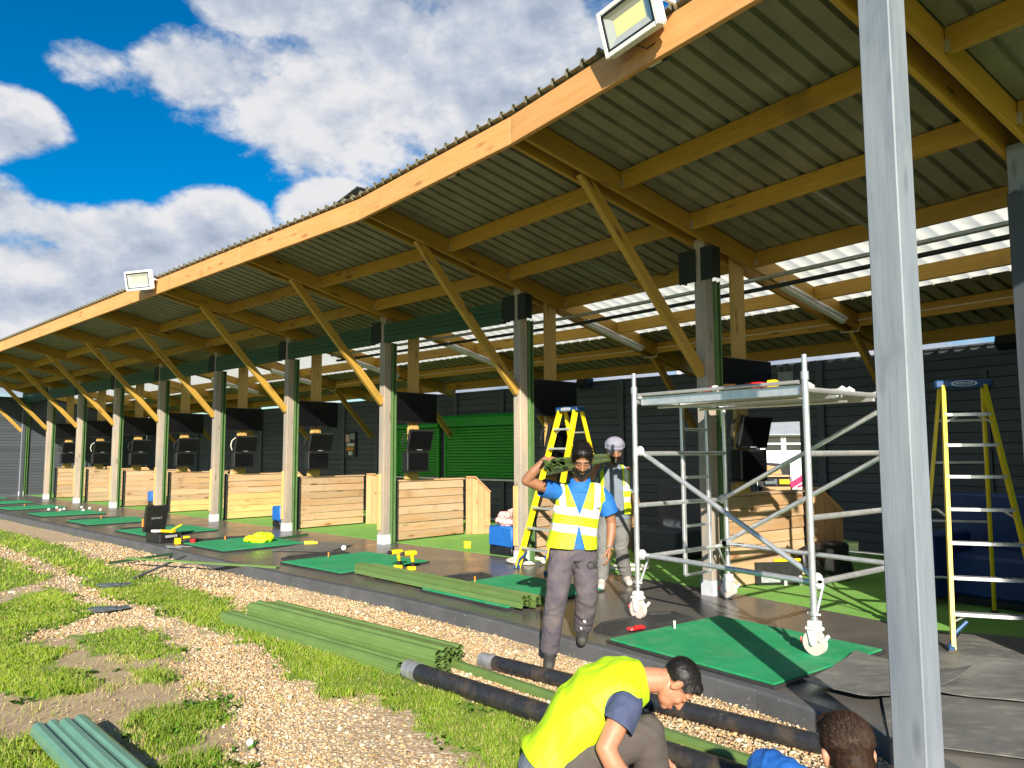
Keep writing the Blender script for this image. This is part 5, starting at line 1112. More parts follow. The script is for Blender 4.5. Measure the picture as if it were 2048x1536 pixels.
# ------------------------------------------------------------------ seen through the hatch: van and building behind
vg = thing('white_van', 'white van with its side door open, seen through the wall hatch', 'van', (6.6, 17.4, -.42)); 
def vb(name, mat, pts, d): # pts in (x, z), extruded along y by d from the near side
    m = MB(); m.loft([[(x, y, z) for x, z in pts] for y in (d[0], d[1])]); return m.build(name, mat, vg)
vb('body', 'van_white', [(4.4, -.1), (8.9, -.1), (9.6, .35), (9.7, .75), (8.7, .95), (7.9, 1.50), (4.6, 1.55), (4.4, 1.2)], (17.02, 18.9)); vb('sliding_door', 'van_white', [(6.22, -.02), (7.35, -.02), (7.35, 1.36), (6.30, 1.36), (6.22, 1.0)], (16.95, 17.0))
vb('load_opening', 'black_plastic', [(5.45, .02), (6.20, .02), (6.20, 1.30), (5.60, 1.34), (5.48, 1.2)], (16.985, 17.01)); vb('shelf', 'wood_plank', [(5.56, 1.02), (6.14, 1.02), (6.14, 1.06), (5.56, 1.06)], (16.90, 16.98)); vb('crate', 'wood_wing', [(5.60, 1.07), (5.98, 1.07), (5.94, 1.24), (5.62, 1.28)], (16.90, 16.98)); vb('tool_case', 'yellow_plastic', [(5.92, .86), (6.14, .86), (6.14, .96), (5.92, .96)], (16.90, 16.98)); vb('tool_rack', 'wood_wing', [(5.55, .72), (6.16, .72), (6.16, .80), (5.55, .80)], (16.90, 16.98)); vb('tool_row', 'slate_grey', [(5.6, .86), (5.86, .86), (5.86, .97), (5.6, .97)], (16.90, 16.98))  # first piece: black sheet painted in for the shade inside the load space
vb('roof_rail', 'van_white', [(4.7, 1.57), (7.8, 1.52), (7.8, 1.56), (4.7, 1.61)], (17.3, 17.36))
for x in (5.0, 8.6): m = MB(); m.cyl((x, 16.98, -.14), (x, 17.2, -.14), .32, n=22); m.build('wheel', 'tyre', vg, True)
m = MB()
for (x0, z0), (x1, z1), w in (((6.08 + .10, .82), (6.52, 1.03), .13), ((6.33, .79), (6.60, .91), .05), ((6.45, .77), (6.62, .84), .035)):
    a, b = Vector((x0, 16.945, z0)), Vector((x1, 16.945, z1)); d = (b - a).normalized(); n = Vector((-d.z, 0, d.x)) * w / 2; m.loft([[a - n, b - n, b + n, a + n], [q + Vector((0, -.004, 0)) for q in (a - n, b - n, b + n, a + n)]])
m.loft([[(6.60 + .11 * math.cos(a), y, 1.08 + .11 * math.sin(a)) for a in (2 * math.pi * i / 20 for i in range(20))] for y in (16.945, 16.941)]); m.build('door_emblem', 'logo_pink', vg)
hs = thing('white_building', 'white low building with grey roof and windows beyond the wall hatch', 'building', (16, 40, -.42)); 
def hb(name, mat, x0, x1, y0, y1, z0, z1): m = MB(); m.box(((x0 + x1) / 2, (y0 + y1) / 2, (z0 + z1) / 2), (x1 - x0, y1 - y0, z1 - z0)); return m.build(name, mat, hs)
hb('wall', 'house_wall', 10.5, 24, 38, 46, -.42, 2.45); m = MB(); m.loft([[(10.2, y, 2.45), (24.3, y, 2.45), (24.3, y + dd, z), (10.2, y + dd, z)] for y, dd, z in ((37.6, 0, 2.45),)] + []) if False else None
m = MB(); m.add([(10.2, 37.6, 2.42), (24.3, 37.6, 2.42), (22.5, 42, 4.1), (13.0, 42, 4.1), (10.2, 46.4, 2.42), (24.3, 46.4, 2.42), (10.2, 37.6, 2.36), (24.3, 37.6, 2.36)], [(0, 1, 2, 3), (1, 5, 2), (4, 0, 3), (5, 4, 3, 2), (6, 7, 1, 0)]); m.build('roof', 'house_roof', hs)
for j in range(6):
    x0 = 11.5 + j * 1.05; w = hb('window_frame', 'white_paint', x0, x0 + .95, 37.94, 38.0, 1.55, 2.32)
    for zz in (1.60, 1.98): g = MB(); g.box((x0 + .475, 37.93, zz + .155), (.80, .01, .29)); o = g.build('pane', 'glass_dark'); o.parent = w; o.location = -hs.location

# ------------------------------------------------------------------ people
from mathutils.bvhtree import BVHTree
def ring(c, U, Vv, n=22, p=2.3):
    c, U, Vv = Vector(c), Vector(U), Vector(Vv); out = []
    for i in range(n):
        a = 2 * math.pi * i / n; ca, sa = math.cos(a), math.sin(a)
        out.append(c + U * math.copysign(abs(ca) ** (2 / p), ca) + Vv * math.copysign(abs(sa) ** (2 / p), sa))
    return out
def trunk(m, rows, p=2.3, xa=(1, 0, 0)):
    "rows of (x, y, z, half width, half depth): horizontal rings of an upright trunk"
    X = Vector(xa); Y = Vector((-X.y, X.x, 0)); m.loft([ring((x, y, z), X * a, Y * b, 22, p) for x, y, z, a, b in rows])
def organic(name, m, voxel, mats, parent, smooth=6, folds=0.0, fscale=(9, 9, 5), edit=None):
    me0 = m.mesh('tmp'); ob = bpy.data.objects.new('tmp', me0); COL.objects.link(ob)
    bm = bmesh.new(); bm.from_mesh(me0); bmesh.ops.recalc_face_normals(bm, faces=bm.faces); bm.to_mesh(me0); bm.free()
    r = ob.modifiers.new('r', 'REMESH'); r.mode = 'VOXEL'; r.voxel_size = voxel
    s_ = ob.modifiers.new('s', 'SMOOTH'); s_.factor = .5; s_.iterations = smooth
    bpy.context.view_layer.update(); me = bpy.data.meshes.new_from_object(ob.evaluated_get(bpy.context.evaluated_depsgraph_get()))
    bpy.data.objects.remove(ob); bpy.data.meshes.remove(me0); me.name = name
    me.materials.clear(); [me.materials.append(MATS[q]) for q in (mats if isinstance(mats, (list, tuple)) else [mats])]
    bm = bmesh.new(); bm.from_mesh(me)
    if folds:
        bm.normal_update()
        for v in bm.verts:
            q = Vector((v.co.x * fscale[0], v.co.y * fscale[1], v.co.z * fscale[2])); w = noise.noise(q * .6) * 1.2
            h = 1 - abs(noise.noise(q + Vector((w, w * 1.3, w)))) * 2.2; h2 = noise.noise(q * 2.3)
            v.co += v.normal * folds * (h * .8 + h2 * .45)
    if edit: edit(bm)
    bm.to_mesh(me); bm.free()
    o = parent.location; me.transform(Matrix.Translation(-o))
    me.polygons.foreach_set('use_smooth', [True] * len(me.polygons)); me.update()
    ob = bpy.data.objects.new(name, me); COL.objects.link(ob); ob.parent = parent; return ob
def cut(bm, co, no):
    bmesh.ops.bisect_plane(bm, geom=list(bm.verts) + list(bm.edges) + list(bm.faces), plane_co=Vector(co), plane_no=Vector(no).normalized(), dist=1e-5)
def kill(bm, fn):
    bmesh.ops.delete(bm, geom=[f for f in bm.faces if fn(f.calc_center_median())], context='FACES')
def paint(bm, fn):
    for f in bm.faces:
        k = fn(f.calc_center_median(), f.normal)
        if k: f.material_index = k
def trim(bm, mat=2, it=8):
    "even out the cut edges of a garment and give them a narrow binding"
    bv = [v for v in bm.verts if v.is_boundary]; nb = {v: [e.other_vert(v) for e in v.link_edges if e.is_boundary] for v in bv}
    for _ in range(it):
        new = {v: (v.co * .5 + sum((q.co for q in nb[v]), Vector()) * (.5 / len(nb[v]))) if len(nb[v]) == 2 else v.co.copy() for v in bv}
        for v in bv: v.co = new[v]
    if mat:
        for e in bm.edges:
            if e.is_boundary:
                for f in e.link_faces: f.material_index = mat
def frame3(fwd, up):
    f = Vector(fwd).normalized(); u = Vector(up); u = (u - f * u.dot(f)).normalized(); r = f.cross(u); return Matrix((r, f, u)).transposed()   # local x right, y forward, z up
def head_shape(m, c, M, beard=False):
    c = Vector(c); E = lambda q, r, rot=None: m.ell(c + M @ Vector(q), r, 16, 10, M if rot is None else M @ rot)
    E((0, -.012, .030), (.076, .097, .090)); E((0, .018, -.030), (.066, .078, .080)); E((0, .042, -.072), (.050, .050, .046)); E((0, .074, -.098), (.024, .022, .020))
    E((0, .070, .022), (.058, .024, .018)); E((-.034, .062, -.030), (.026, .026, .024)); E((.034, .062, -.030), (.026, .026, .024))
    m.limb([c + M @ Vector(q) for q in ((0, .084, .014), (0, .103, -.022), (0, .111, -.036))], [.010, .013, .015], 10)
    E((-.013, .098, -.042), (.011, .012, .009)); E((.013, .098, -.042), (.011, .012, .009)); E((0, .090, -.070), (.025, .012, .007)); E((0, .088, -.080), (.022, .013, .008))
    for s in (-1, 1):
        E((s * .079, -.008, -.012), (.012, .021, .034), Matrix.Rotation(s * .25, 3, 'Z')); E((s * .086, -.016, -.004), (.010, .010, .022))
def face_parts(body, c, M, brow='hair_black', lips=True):
    c = Vector(c); o = body.parent.location
    def ch(name, mat, parts):
        m = MB()
        for q, r, rot in parts: m.ell(c + M @ Vector(q), r, 10, 7, M @ rot if rot is not None else M)
        ob = m.build(name, mat, None, True, off=o); ob.parent = body.parent; return ob
    ch('eyelash', 'black_plastic', [((s * .031, .0885, -.004), (.014, .004, .0028), Matrix.Rotation(s * .12, 3, 'Y')) for s in (-1, 1)]); ch('eyelid', body.data.materials[0].name, [((s * .031, .081, .002), (.016, .0085, .010), None) for s in (-1, 1)])
    ch('eyebrow', brow, [((s * .032, .090, .025), (.022, .006, .006), Matrix.Rotation(s * -.15, 3, 'Y')) for s in (-1, 1)])
    if lips: ch('lips', 'lip', [((0, .101, -.070), (.022, .006, .005), None), ((0, .099, -.079), (.019, .007, .005), None)])
def strands(name, par, me_obj, n, length, mat, seedv, dirv_, spread=.5, keep=None):
    "short hair strands rooted on the hair cap"
    r = random.Random(seedv); me = me_obj.data; polys = [p for p in me.polygons if keep is None or keep(p.center + par.location)]; m = MB(); D = Vector(dirv_)
    for _ in range(n):
        p = r.choice(polys); c = p.center; nn = Vector(p.normal); t = (D - nn * D.dot(nn)); t = t.normalized() if t.length > .05 else nn.orthogonal()
        t = (t + Vector((r.uniform(-spread, spread), r.uniform(-spread, spread), r.uniform(-spread, spread)))).normalized(); L = length * r.uniform(.6, 1.25); w = nn.cross(t) * .0007
        a, b, e = c - nn * .002, c + nn * L * .16 + t * L * .5, c + nn * L * .10 + t * L
        m.add([a - w, a + w, b + w, b - w, e], [(0, 1, 2, 3), (3, 2, 4)])
    o = m.build(name, mat, None, off=None); o.parent = par; return o
def hand(m, wrist, d, nrm, thumb, curl, s=1.0, tc=.5):
    "five fingers: d finger direction, nrm palm normal, thumb = side of the thumb"
    w, d, n, t = Vector(wrist), Vector(d).normalized(), Vector(nrm), Vector(thumb); n = (n - d * n.dot(d)).normalized(); t = d.cross(n) * (1 if d.cross(n).dot(t) > 0 else -1)
    for k, (off, L, r) in enumerate(((.030, .070, .0092), (.010, .078, .0096), (-.011, .073, .0092), (-.030, .057, .0082))):
        kn = w + d * (.088 - abs(k - 1) * .004) * s + t * off * s; m.limb([w + d * .012 * s + t * off * .55 * s, kn], [.015 * s, .0125 * s], 10)
        p = kn; a = 0; pts = [kn]
        for seg, q in ((.44, .75), (.31, 1.0), (.25, .8)):
            a += curl * q * (1 + .08 * k); dd = d * math.cos(a) + n * math.sin(a); p = p + dd * L * seg * s; pts.append(p)
        m.limb(pts, [r * s, r * .97 * s, r * .9 * s, r * .78 * s], 8)
    b = w + d * .020 * s + t * .024 * s + n * .008 * s; td = (d * .62 + t * .72 + n * .25).normalized(); p1 = b + td * .036 * s; t2 = (d * (.9 - tc * .3) + t * (.30 - tc * .6) + n * (.25 + tc * .5)).normalized(); p2 = p1 + t2 * .032 * s; m.limb([b, p1, p2, p2 + (t2 + n * tc * .4).normalized() * .026 * s], [.015 * s, .0118 * s, .0105 * s, .0085 * s], 8)
    m.ell(w + d * .05 * s + n * .004 * s, (.03 * s,) * 3, 8, 6)

# ---- the man in the blue polo shirt carrying strips, stepping down from the kerb
def man_carrying():
    t = thing('person', 'man in blue polo shirt and yellow vest carrying green strips on his shoulder', 'person', (.45, 6.42, GZ))
    hc = Vector((.580, 6.32, 1.535)); HM = frame3((-.05, -.82, -.50), (0, -.50, .82))
    m = MB(); trunk(m, [(.505, 6.46, .72, .14, .10), (.505, 6.46, .80, .155, .112), (.525, 6.46, .97, .145, .10), (.555, 6.46, 1.15, .165, .112), (.57, 6.465, 1.26, .16, .095), (.57, 6.465, 1.325, .09, .075)])
    m.limb([(.57, 6.465, 1.30), (.575, 6.41, 1.44)], [.062, .056]); head_shape(m, hc, HM)
    m.limb([(.42, 6.45, 1.265), (.36, 6.42, 1.28), (.235, 6.35, 1.315), (.115, 6.30, 1.362)], [.060, .056, .050, .043]); m.limb([(.115, 6.30, 1.362), (.17, 6.28, 1.43), (.272, 6.26, 1.535)], [.043, .043, .028])
    hand(m, (.272, 6.26, 1.535), (.93, -.10, .02), (.0, .15, -1), (.0, -1, .2), .62, 1.02)
    m.limb([(.735, 6.47, 1.25), (.775, 6.475, 1.215), (.815, 6.485, 1.10), (.838, 6.49, .99)], [.058, .054, .049, .042]); m.limb([(.838, 6.49, .99), (.832, 6.465, .92), (.805, 6.41, .80)], [.042, .042, .027])
    hand(m, (.805, 6.41, .80), (-.05, -.16, -.98), (-1, .25, 0), (0, -1, -.1), .42, 1.0, .3)
    for a, b, c in (((.425, 6.44, .76), (.355, 6.285, .43), (.302, 6.37, -.05)), ((.585, 6.47, .76), (.612, 6.41, .43), (.592, 6.58, .08))): m.limb([a, b, c], [.085, .055, .042])
    body = organic('body', m, .0055, 'skin_brown', t, 5); face_parts(body, hc, HM, lips=False)
    m = MB(); P = lambda q: hc + HM @ Vector(q)
    m.ell(P((0, -.016, .046)), (.089, .108, .100), 18, 12, HM); m.ell(P((0, .045, .095)), (.074, .060, .042), 14, 8, HM)
    def hair(bm):
        cut(bm, P((0, .070, .040)), HM @ Vector((0, .86, -.5))); kill(bm, lambda c: (HM.transposed() @ (c - P((0, .070, .040)))).dot(Vector((0, .86, -.5))) > 0)
    h = organic('hair', m, .006, 'hair_black', t, 3, .002, (30, 30, 30), hair); strands('hair_strand', t, h, 4000, .030, 'hair_black', 3, HM @ Vector((0, .8, .3)), .5)
    m = MB(); m.ell(P((0, .036, -.080)), (.060, .060, .044), 16, 10, HM); m.ell(P((0, .066, -.100)), (.035, .035, .030), 14, 8, HM)
    for s in (-1, 1): m.limb([P((s * .072, .005, -.01)), P((s * .066, .02, -.05)), P((s * .05, .045, -.085))], [.010, .017, .022], 10)
    m.limb([P((-.026, .094, -.060)), P((0, .102, -.055)), P((.026, .094, -.060))], [.006, .009, .006], 8)
    organic('beard', m, .005, 'hair_black', t, 2, .004, (90, 90, 90))
    # shirt with short sleeves and collar
    m = MB(); trunk(m, [(.505, 6.455, .775, .185, .135), (.515, 6.455, .88, .172, .125), (.53, 6.455, .99, .166, .12), (.555, 6.455, 1.15, .184, .130), (.572, 6.46, 1.255, .178, .112), (.572, 6.462, 1.315, .115, .09), (.573, 6.455, 1.345, .072, .070)], 2.4)
    m.limb([(.43, 6.45, 1.255), (.36, 6.42, 1.27), (.245, 6.355, 1.30)], [.075, .077, .074]); m.limb([(.715, 6.465, 1.245), (.775, 6.475, 1.20), (.822, 6.48, 1.075)], [.072, .077, .078])
    def shirt(bm):
        for co, no in (((.245, 6.355, 1.30), (-.85, -.42, .28)), ((.822, 6.48, 1.075), (.35, .05, -.95)), ((.5, 6.4, .80), (-.06, 0, -1))):
            cut(bm, co, no); kill(bm, lambda c: (c - Vector(co)).dot(Vector(no)) > 1e-4 and (c - Vector(co)).length < (.13 if co[0] != .5 else 9))
    organic('polo_shirt', m, .008, 'shirt_blue', t, 6, .006, (9, 9, 6), shirt)
    m = MB(); 
    for s in (-1, 1): m.loft([[Vector((.573 + s * x, y, z)) for x, y, z in r] for r in (((.0, 6.345, 1.262), (.055, 6.345, 1.262), (.075, 6.375, 1.29), (.02, 6.36, 1.30)), ((.005, 6.37, 1.30), (.06, 6.385, 1.325), (.085, 6.42, 1.345), (.05, 6.40, 1.36)), ((.05, 6.40, 1.35), (.07, 6.43, 1.36), (.088, 6.47, 1.37), (.07, 6.47, 1.385)))][::s])
    m.build('collar', 'shirt_blue', t, True)
    # high visibility waistcoat
    m = MB(); trunk(m, [(.49, 6.455, .775, .215, .165), (.495, 6.455, .82, .212, .162), (.515, 6.455, .95, .193, .148), (.54, 6.455, 1.08, .193, .145), (.562, 6.455, 1.19, .202, .145), (.572, 6.458, 1.27, .195, .128), (.574, 6.46, 1.325, .135, .098), (.574, 6.462, 1.352, .095, .075)], 2.5)
    m.limb([(.45, 6.45, 1.27), (.40, 6.44, 1.275)], [.085, .078]); m.limb([(.70, 6.46, 1.255), (.765, 6.465, 1.225)], [.083, .076])
    cx = .553
    def vest(bm):
        F = lambda c: c.y < 6.44
        cut(bm, (.5, 6.4, .80), (-.05, 0, -1)); kill(bm, lambda c: (c - Vector((.5, 6.4, .80))).dot(Vector((-.05, 0, -1))) > 0)
        # V neck and the gap below the fastening
        for s in (-1, 1):
            cut(bm, (cx, 6.3, 1.075), (s * .935, 0, -.355)); cut(bm, (cx - .008, 6.3, 1.00), (s * .97, 0, .24))
        kill(bm, lambda c: F(c) and c.z > 1.075 and all((c - Vector((cx, 6.3, 1.075))).dot(Vector((s * .935, 0, -.355))) < 0 for s in (-1, 1)))
        kill(bm, lambda c: F(c) and c.z < 1.0 and all((c - Vector((cx - .008, 6.3, 1.0))).dot(Vector((s * .97, 0, .24))) < 0 for s in (-1, 1)))
        kill(bm, lambda c: c.z > 1.335)
        cut(bm, (.365, 6.4, 1.2), (-1, 0, .18)); kill(bm, lambda c: (c - Vector((.365, 6.4, 1.2))).dot(Vector((-1, 0, .18))) > 0 and c.z > 1.1)
        cut(bm, (.775, 6.4, 1.2), (1, 0, .12)); kill(bm, lambda c: (c - Vector((.775, 6.4, 1.2))).dot(Vector((1, 0, .12))) > 0 and c.z > 1.1)
        zz = lambda c: c.z + (c.x - cx) * (.20 if c.x > cx else .10)
        for z in (1.07, 1.135, .925, .99): 
            for sl in (.20, .10): cut(bm, (cx, 6.4, z), (sl, 0, 1))
        for u in (-.165, -.112, .125, .178): cut(bm, (cx + u, 6.4, 1.2), (1, 0, -.10 if u > 0 else .08))
        def st(c, n):
            if 1.07 < zz(c) < 1.135 or .925 < zz(c) < .99: return 1
            d = c.x - cx - (c.z - 1.2) * (-.08 if c.x < cx else .10)
            return 1 if (zz(c) > 1.1 and (-.165 < d < -.112 or .125 < d < .178)) else 0
        paint(bm, st); trim(bm, 0, 4)
        bmesh.ops.solidify(bm, geom=list(bm.faces), thickness=.004)
    organic('hi_vis_vest', m, .008, ['hivis', 'reflective', 'vest_trim'], t, 6, .007, (8, 8, 4.5), vest)
    # trousers
    m = MB(); trunk(m, [(.505, 6.455, .90, .165, .120), (.505, 6.46, .83, .178, .130), (.502, 6.46, .76, .182, .132), (.502, 6.46, .70, .165, .125)])
    m.limb([(.418, 6.445, .76), (.385, 6.36, .60), (.355, 6.285, .43), (.325, 6.31, .25), (.300, 6.375, .00)], [.112, .102, .086, .080, .074], 18)
    m.limb([(.588, 6.465, .76), (.607, 6.435, .58), (.615, 6.405, .42), (.606, 6.48, .27), (.592, 6.575, .13)], [.112, .102, .088, .082, .076], 18)
    tr = organic('trousers', m, .009, 'trousers_plum', t, 6, .009, (8, 8, 11))
    bv = BVHTree.FromPolygons([v.co for v in tr.data.vertices], [p.vertices for p in tr.data.polygons])
    for x, z, bd, sz in ((.655, .665, 'CK', .085), (.535, .66, 'K', .07)):
        hit = bv.ray_cast(Vector((x - t.location.x, -2, z - t.location.z)), Vector((0, 1, 0)))
        if hit[0]:
            p, n = hit[0], hit[1]; xx = Vector((0, 0, 1)).cross(n).normalized(); M = Matrix((xx, n.cross(xx), n)).transposed().to_4x4(); M.translation = p + n * .006; text_mesh('embroidery', bd, sz, 'vest_trim', M, tr)
    for x, z, r_ in ((.595, .20, .012), (.57, .13, .009)):
        hit = bv.ray_cast(Vector((x - t.location.x, -2, z - t.location.z)), Vector((0, 1, 0)))
        if hit[0]: q = MB(); q.ell(hit[0], (r_, .004, r_ * 1.6), 10, 6); o = q.build('paint_spot', 'golf_white', None, True, off=None); o.parent = tr
    hb_ = MB(); hb_.loft([ring((.805 + .0, 6.405, .815 + dz), Vector((.034, 0, .004)), Vector((0, .030, 0)), 16, 2) for dz in (-.006, .006)], True, False); hb_.build('bangle', 'steel_bangle', t, True)
    lg = MB(); lg.ell((.705, 6.325, 1.165), (.026, .006, .030), 12, 8); lg.build('chest_badge', 'reflective', t, True)
    for a, b in (((.304, 6.41, -.085), (.285, 6.215, -.105)), ((.595, 6.625, .055), (.572, 6.445, .035))):
        m = MB(); a, b = Vector(a), Vector(b); m.limb([a, (a + b) / 2 + V(.008), b], [.047, .048, .043], 14); m.limb([a + V(.04), a.lerp(b, .4) + V(.035)], [.047, .04], 12)
        organic('boot', m, .006, 'shoe_dark', t, 4, .002, (40, 40, 40))
man_carrying()

# ---- the man in the turban
def man_turban():
    t = thing('person', 'man in pale grey turban, grey shirt and open yellow vest standing behind', 'person', (1.22, 9.15, 0))
    hc = Vector((1.222, 9.06, 1.605)); HM = frame3((.03, -.95, -.28), (0, -.28, .95)); P = lambda q: hc + HM @ Vector(q)
    m = MB(); trunk(m, [(1.22, 9.18, .78, .15, .11), (1.22, 9.18, 1.0, .145, .10), (1.22, 9.18, 1.22, .165, .11), (1.22, 9.185, 1.36, .165, .09), (1.22, 9.18, 1.43, .08, .07)])
    m.limb([(1.22, 9.18, 1.40), (1.222, 9.12, 1.53)], [.060, .056]); head_shape(m, hc, HM)
    m.limb([(1.385, 9.19, 1.36), (1.42, 9.19, 1.30), (1.475, 9.2, 1.08)], [.058, .055, .042]); m.limb([(1.475, 9.2, 1.08), (1.485, 9.15, .98), (1.478, 9.10, .865)], [.042, .041, .027]); hand(m, (1.478, 9.10, .865), (-.05, -.15, -.98), (-1, .2, 0), (0, -1, 0), .45)
    m.limb([(1.06, 9.19, 1.36), (1.0, 9.17, 1.28), (.93, 9.02, 1.30)], [.058, .054, .042]); m.limb([(.93, 9.02, 1.30), (1.0, 8.92, 1.45)], [.042, .03]); hand(m, (1.0, 8.92, 1.45), (.5, .1, .85), (.8, 0, -.4), (0, -1, .2), .6)
    for a, b, c in (((1.14, 9.17, .80), (1.075, 9.06, .45), (1.04, 9.06, .08)), ((1.30, 9.19, .80), (1.285, 9.18, .45), (1.37, 9.33, .08))): m.limb([a, b, c], [.085, .055, .042])
    body = organic('body', m, .006, 'skin_brown', t, 5); face_parts(body, hc, HM, lips=False)
    m = MB(); m.ell(P((0, .036, -.075)), (.063, .063, .055), 16, 10, HM); m.ell(P((0, .066, -.112)), (.040, .038, .042), 14, 8, HM)
    for s in (-1, 1): m.limb([P((s * .074, .0, .0)), P((s * .068, .02, -.05)), P((s * .05, .045, -.085))], [.012, .020, .024], 10)
    m.limb([P((-.030, .092, -.058)), P((0, .103, -.052)), P((.030, .092, -.058))], [.007, .011, .007], 8); organic('beard', m, .0055, 'hair_black', t, 2, .004, (80, 80, 80))
    m = MB(); m.ell(P((0, -.015, .085)), (.112, .125, .085), 20, 12, HM @ Matrix.Rotation(R(8), 3, 'X')); m.ell(P((0, -.02, .035)), (.104, .118, .065), 18, 10, HM)
    for j in range(5):
        for s in (-1, 1): m.limb([P((s * .012, .100 - .006 * j, .050 + .024 * j)), P((s * .065, .070 - .004 * j, .045 + .016 * j)), P((s * .108, -.01, .040 + .012 * j)), P((s * .09, -.08, .05 + .012 * j))], [.011, .014, .014, .012], 8)
    organic('turban', m, .0055, 'turban', t, 2)
    m = MB(); trunk(m, [(1.22, 9.18, .76, .182, .138), (1.22, 9.18, .95, .172, .128), (1.22, 9.18, 1.2, .188, .130), (1.22, 9.18, 1.345, .182, .108), (1.22, 9.18, 1.41, .11, .085), (1.22, 9.17, 1.44, .074, .07)], 2.4)
    m.limb([(1.35, 9.19, 1.345), (1.42, 9.19, 1.29), (1.47, 9.2, 1.12)], [.072, .074, .072]); m.limb([(1.08, 9.19, 1.345), (1.0, 9.17, 1.27), (.95, 9.08, 1.28)], [.072, .074, .070])
    def sh(bm):
        cut(bm, (1.47, 9.2, 1.10), (.15, 0, -1)); kill(bm, lambda c: c.x > 1.40 and (c - Vector((1.47, 9.2, 1.10))).dot(Vector((.15, 0, -1))) > 0); cut(bm, (1.2, 9, .80), (0, 0, -1)); kill(bm, lambda c: c.z < .80)
    organic('shirt', m, .008, 'shirt_grey', t, 6, .006, (9, 9, 6), sh)
    m = MB(); trunk(m, [(1.22, 9.18, .80, .20, .165), (1.22, 9.18, 1.0, .195, .155), (1.22, 9.18, 1.2, .205, .150), (1.22, 9.18, 1.34, .202, .130), (1.22, 9.18, 1.41, .14, .105), (1.22, 9.18, 1.45, .10, .08)], 2.5)
    def vs(bm):
        cut(bm, (1.2, 9, .86), (0, 0, -1)); kill(bm, lambda c: c.z < .86 or c.z > 1.435)
        for x, s in ((1.315, .02), (1.085, .0)): cut(bm, (x, 9, 1.1), (1, 0, s))
        kill(bm, lambda c: c.y < 9.17 and 1.085 < c.x < 1.315 - .02 * (c.z - 1.1)); kill(bm, lambda c: abs(c.x - 1.22) > .175 and 1.15 < c.z < 1.36)
        for z in (1.0, 1.06, 1.13, 1.19): cut(bm, (1.2, 9, z), (0, 0, 1))
        for x in (1.335, 1.375): cut(bm, (x, 9, 1), (1, 0, 0))
        paint(bm, lambda c, n: 1 if (1.0 < c.z < 1.06 or 1.13 < c.z < 1.19 or (c.z > 1.19 and 1.335 < c.x < 1.375)) else 0); bmesh.ops.solidify(bm, geom=list(bm.faces), thickness=.004)
    organic('hi_vis_vest', m, .008, ['hivis', 'reflective', 'vest_trim'], t, 6, .008, (8, 8, 5), vs)
    m = MB(); trunk(m, [(1.22, 9.18, .90, .165, .12), (1.22, 9.18, .80, .178, .13), (1.22, 9.18, .72, .16, .12)])
    m.limb([(1.135, 9.17, .80), (1.09, 9.10, .62), (1.075, 9.06, .45), (1.055, 9.05, .25), (1.045, 9.06, .12)], [.108, .098, .082, .076, .070], 18); m.limb([(1.305, 9.185, .80), (1.30, 9.17, .62), (1.288, 9.18, .45), (1.33, 9.26, .25), (1.37, 9.33, .12)], [.108, .098, .082, .076, .070], 18)
    organic('trousers', m, .009, 'trousers_grey', t, 6, .008, (8, 8, 10))
    for a, b in (((1.045, 9.08, .055), (1.015, 8.90, .04)), ((1.372, 9.36, .055), (1.385, 9.18, .04))):
        m = MB(); a, b = Vector(a), Vector(b); m.limb([a, (a + b) / 2 + V(.008), b], [.050, .049, .042], 14); m.limb([a + V(.05), a.lerp(b, .35) + V(.035)], [.05, .042], 12); organic('shoe', m, .006, 'shoe_beige', t, 4)
man_turban()

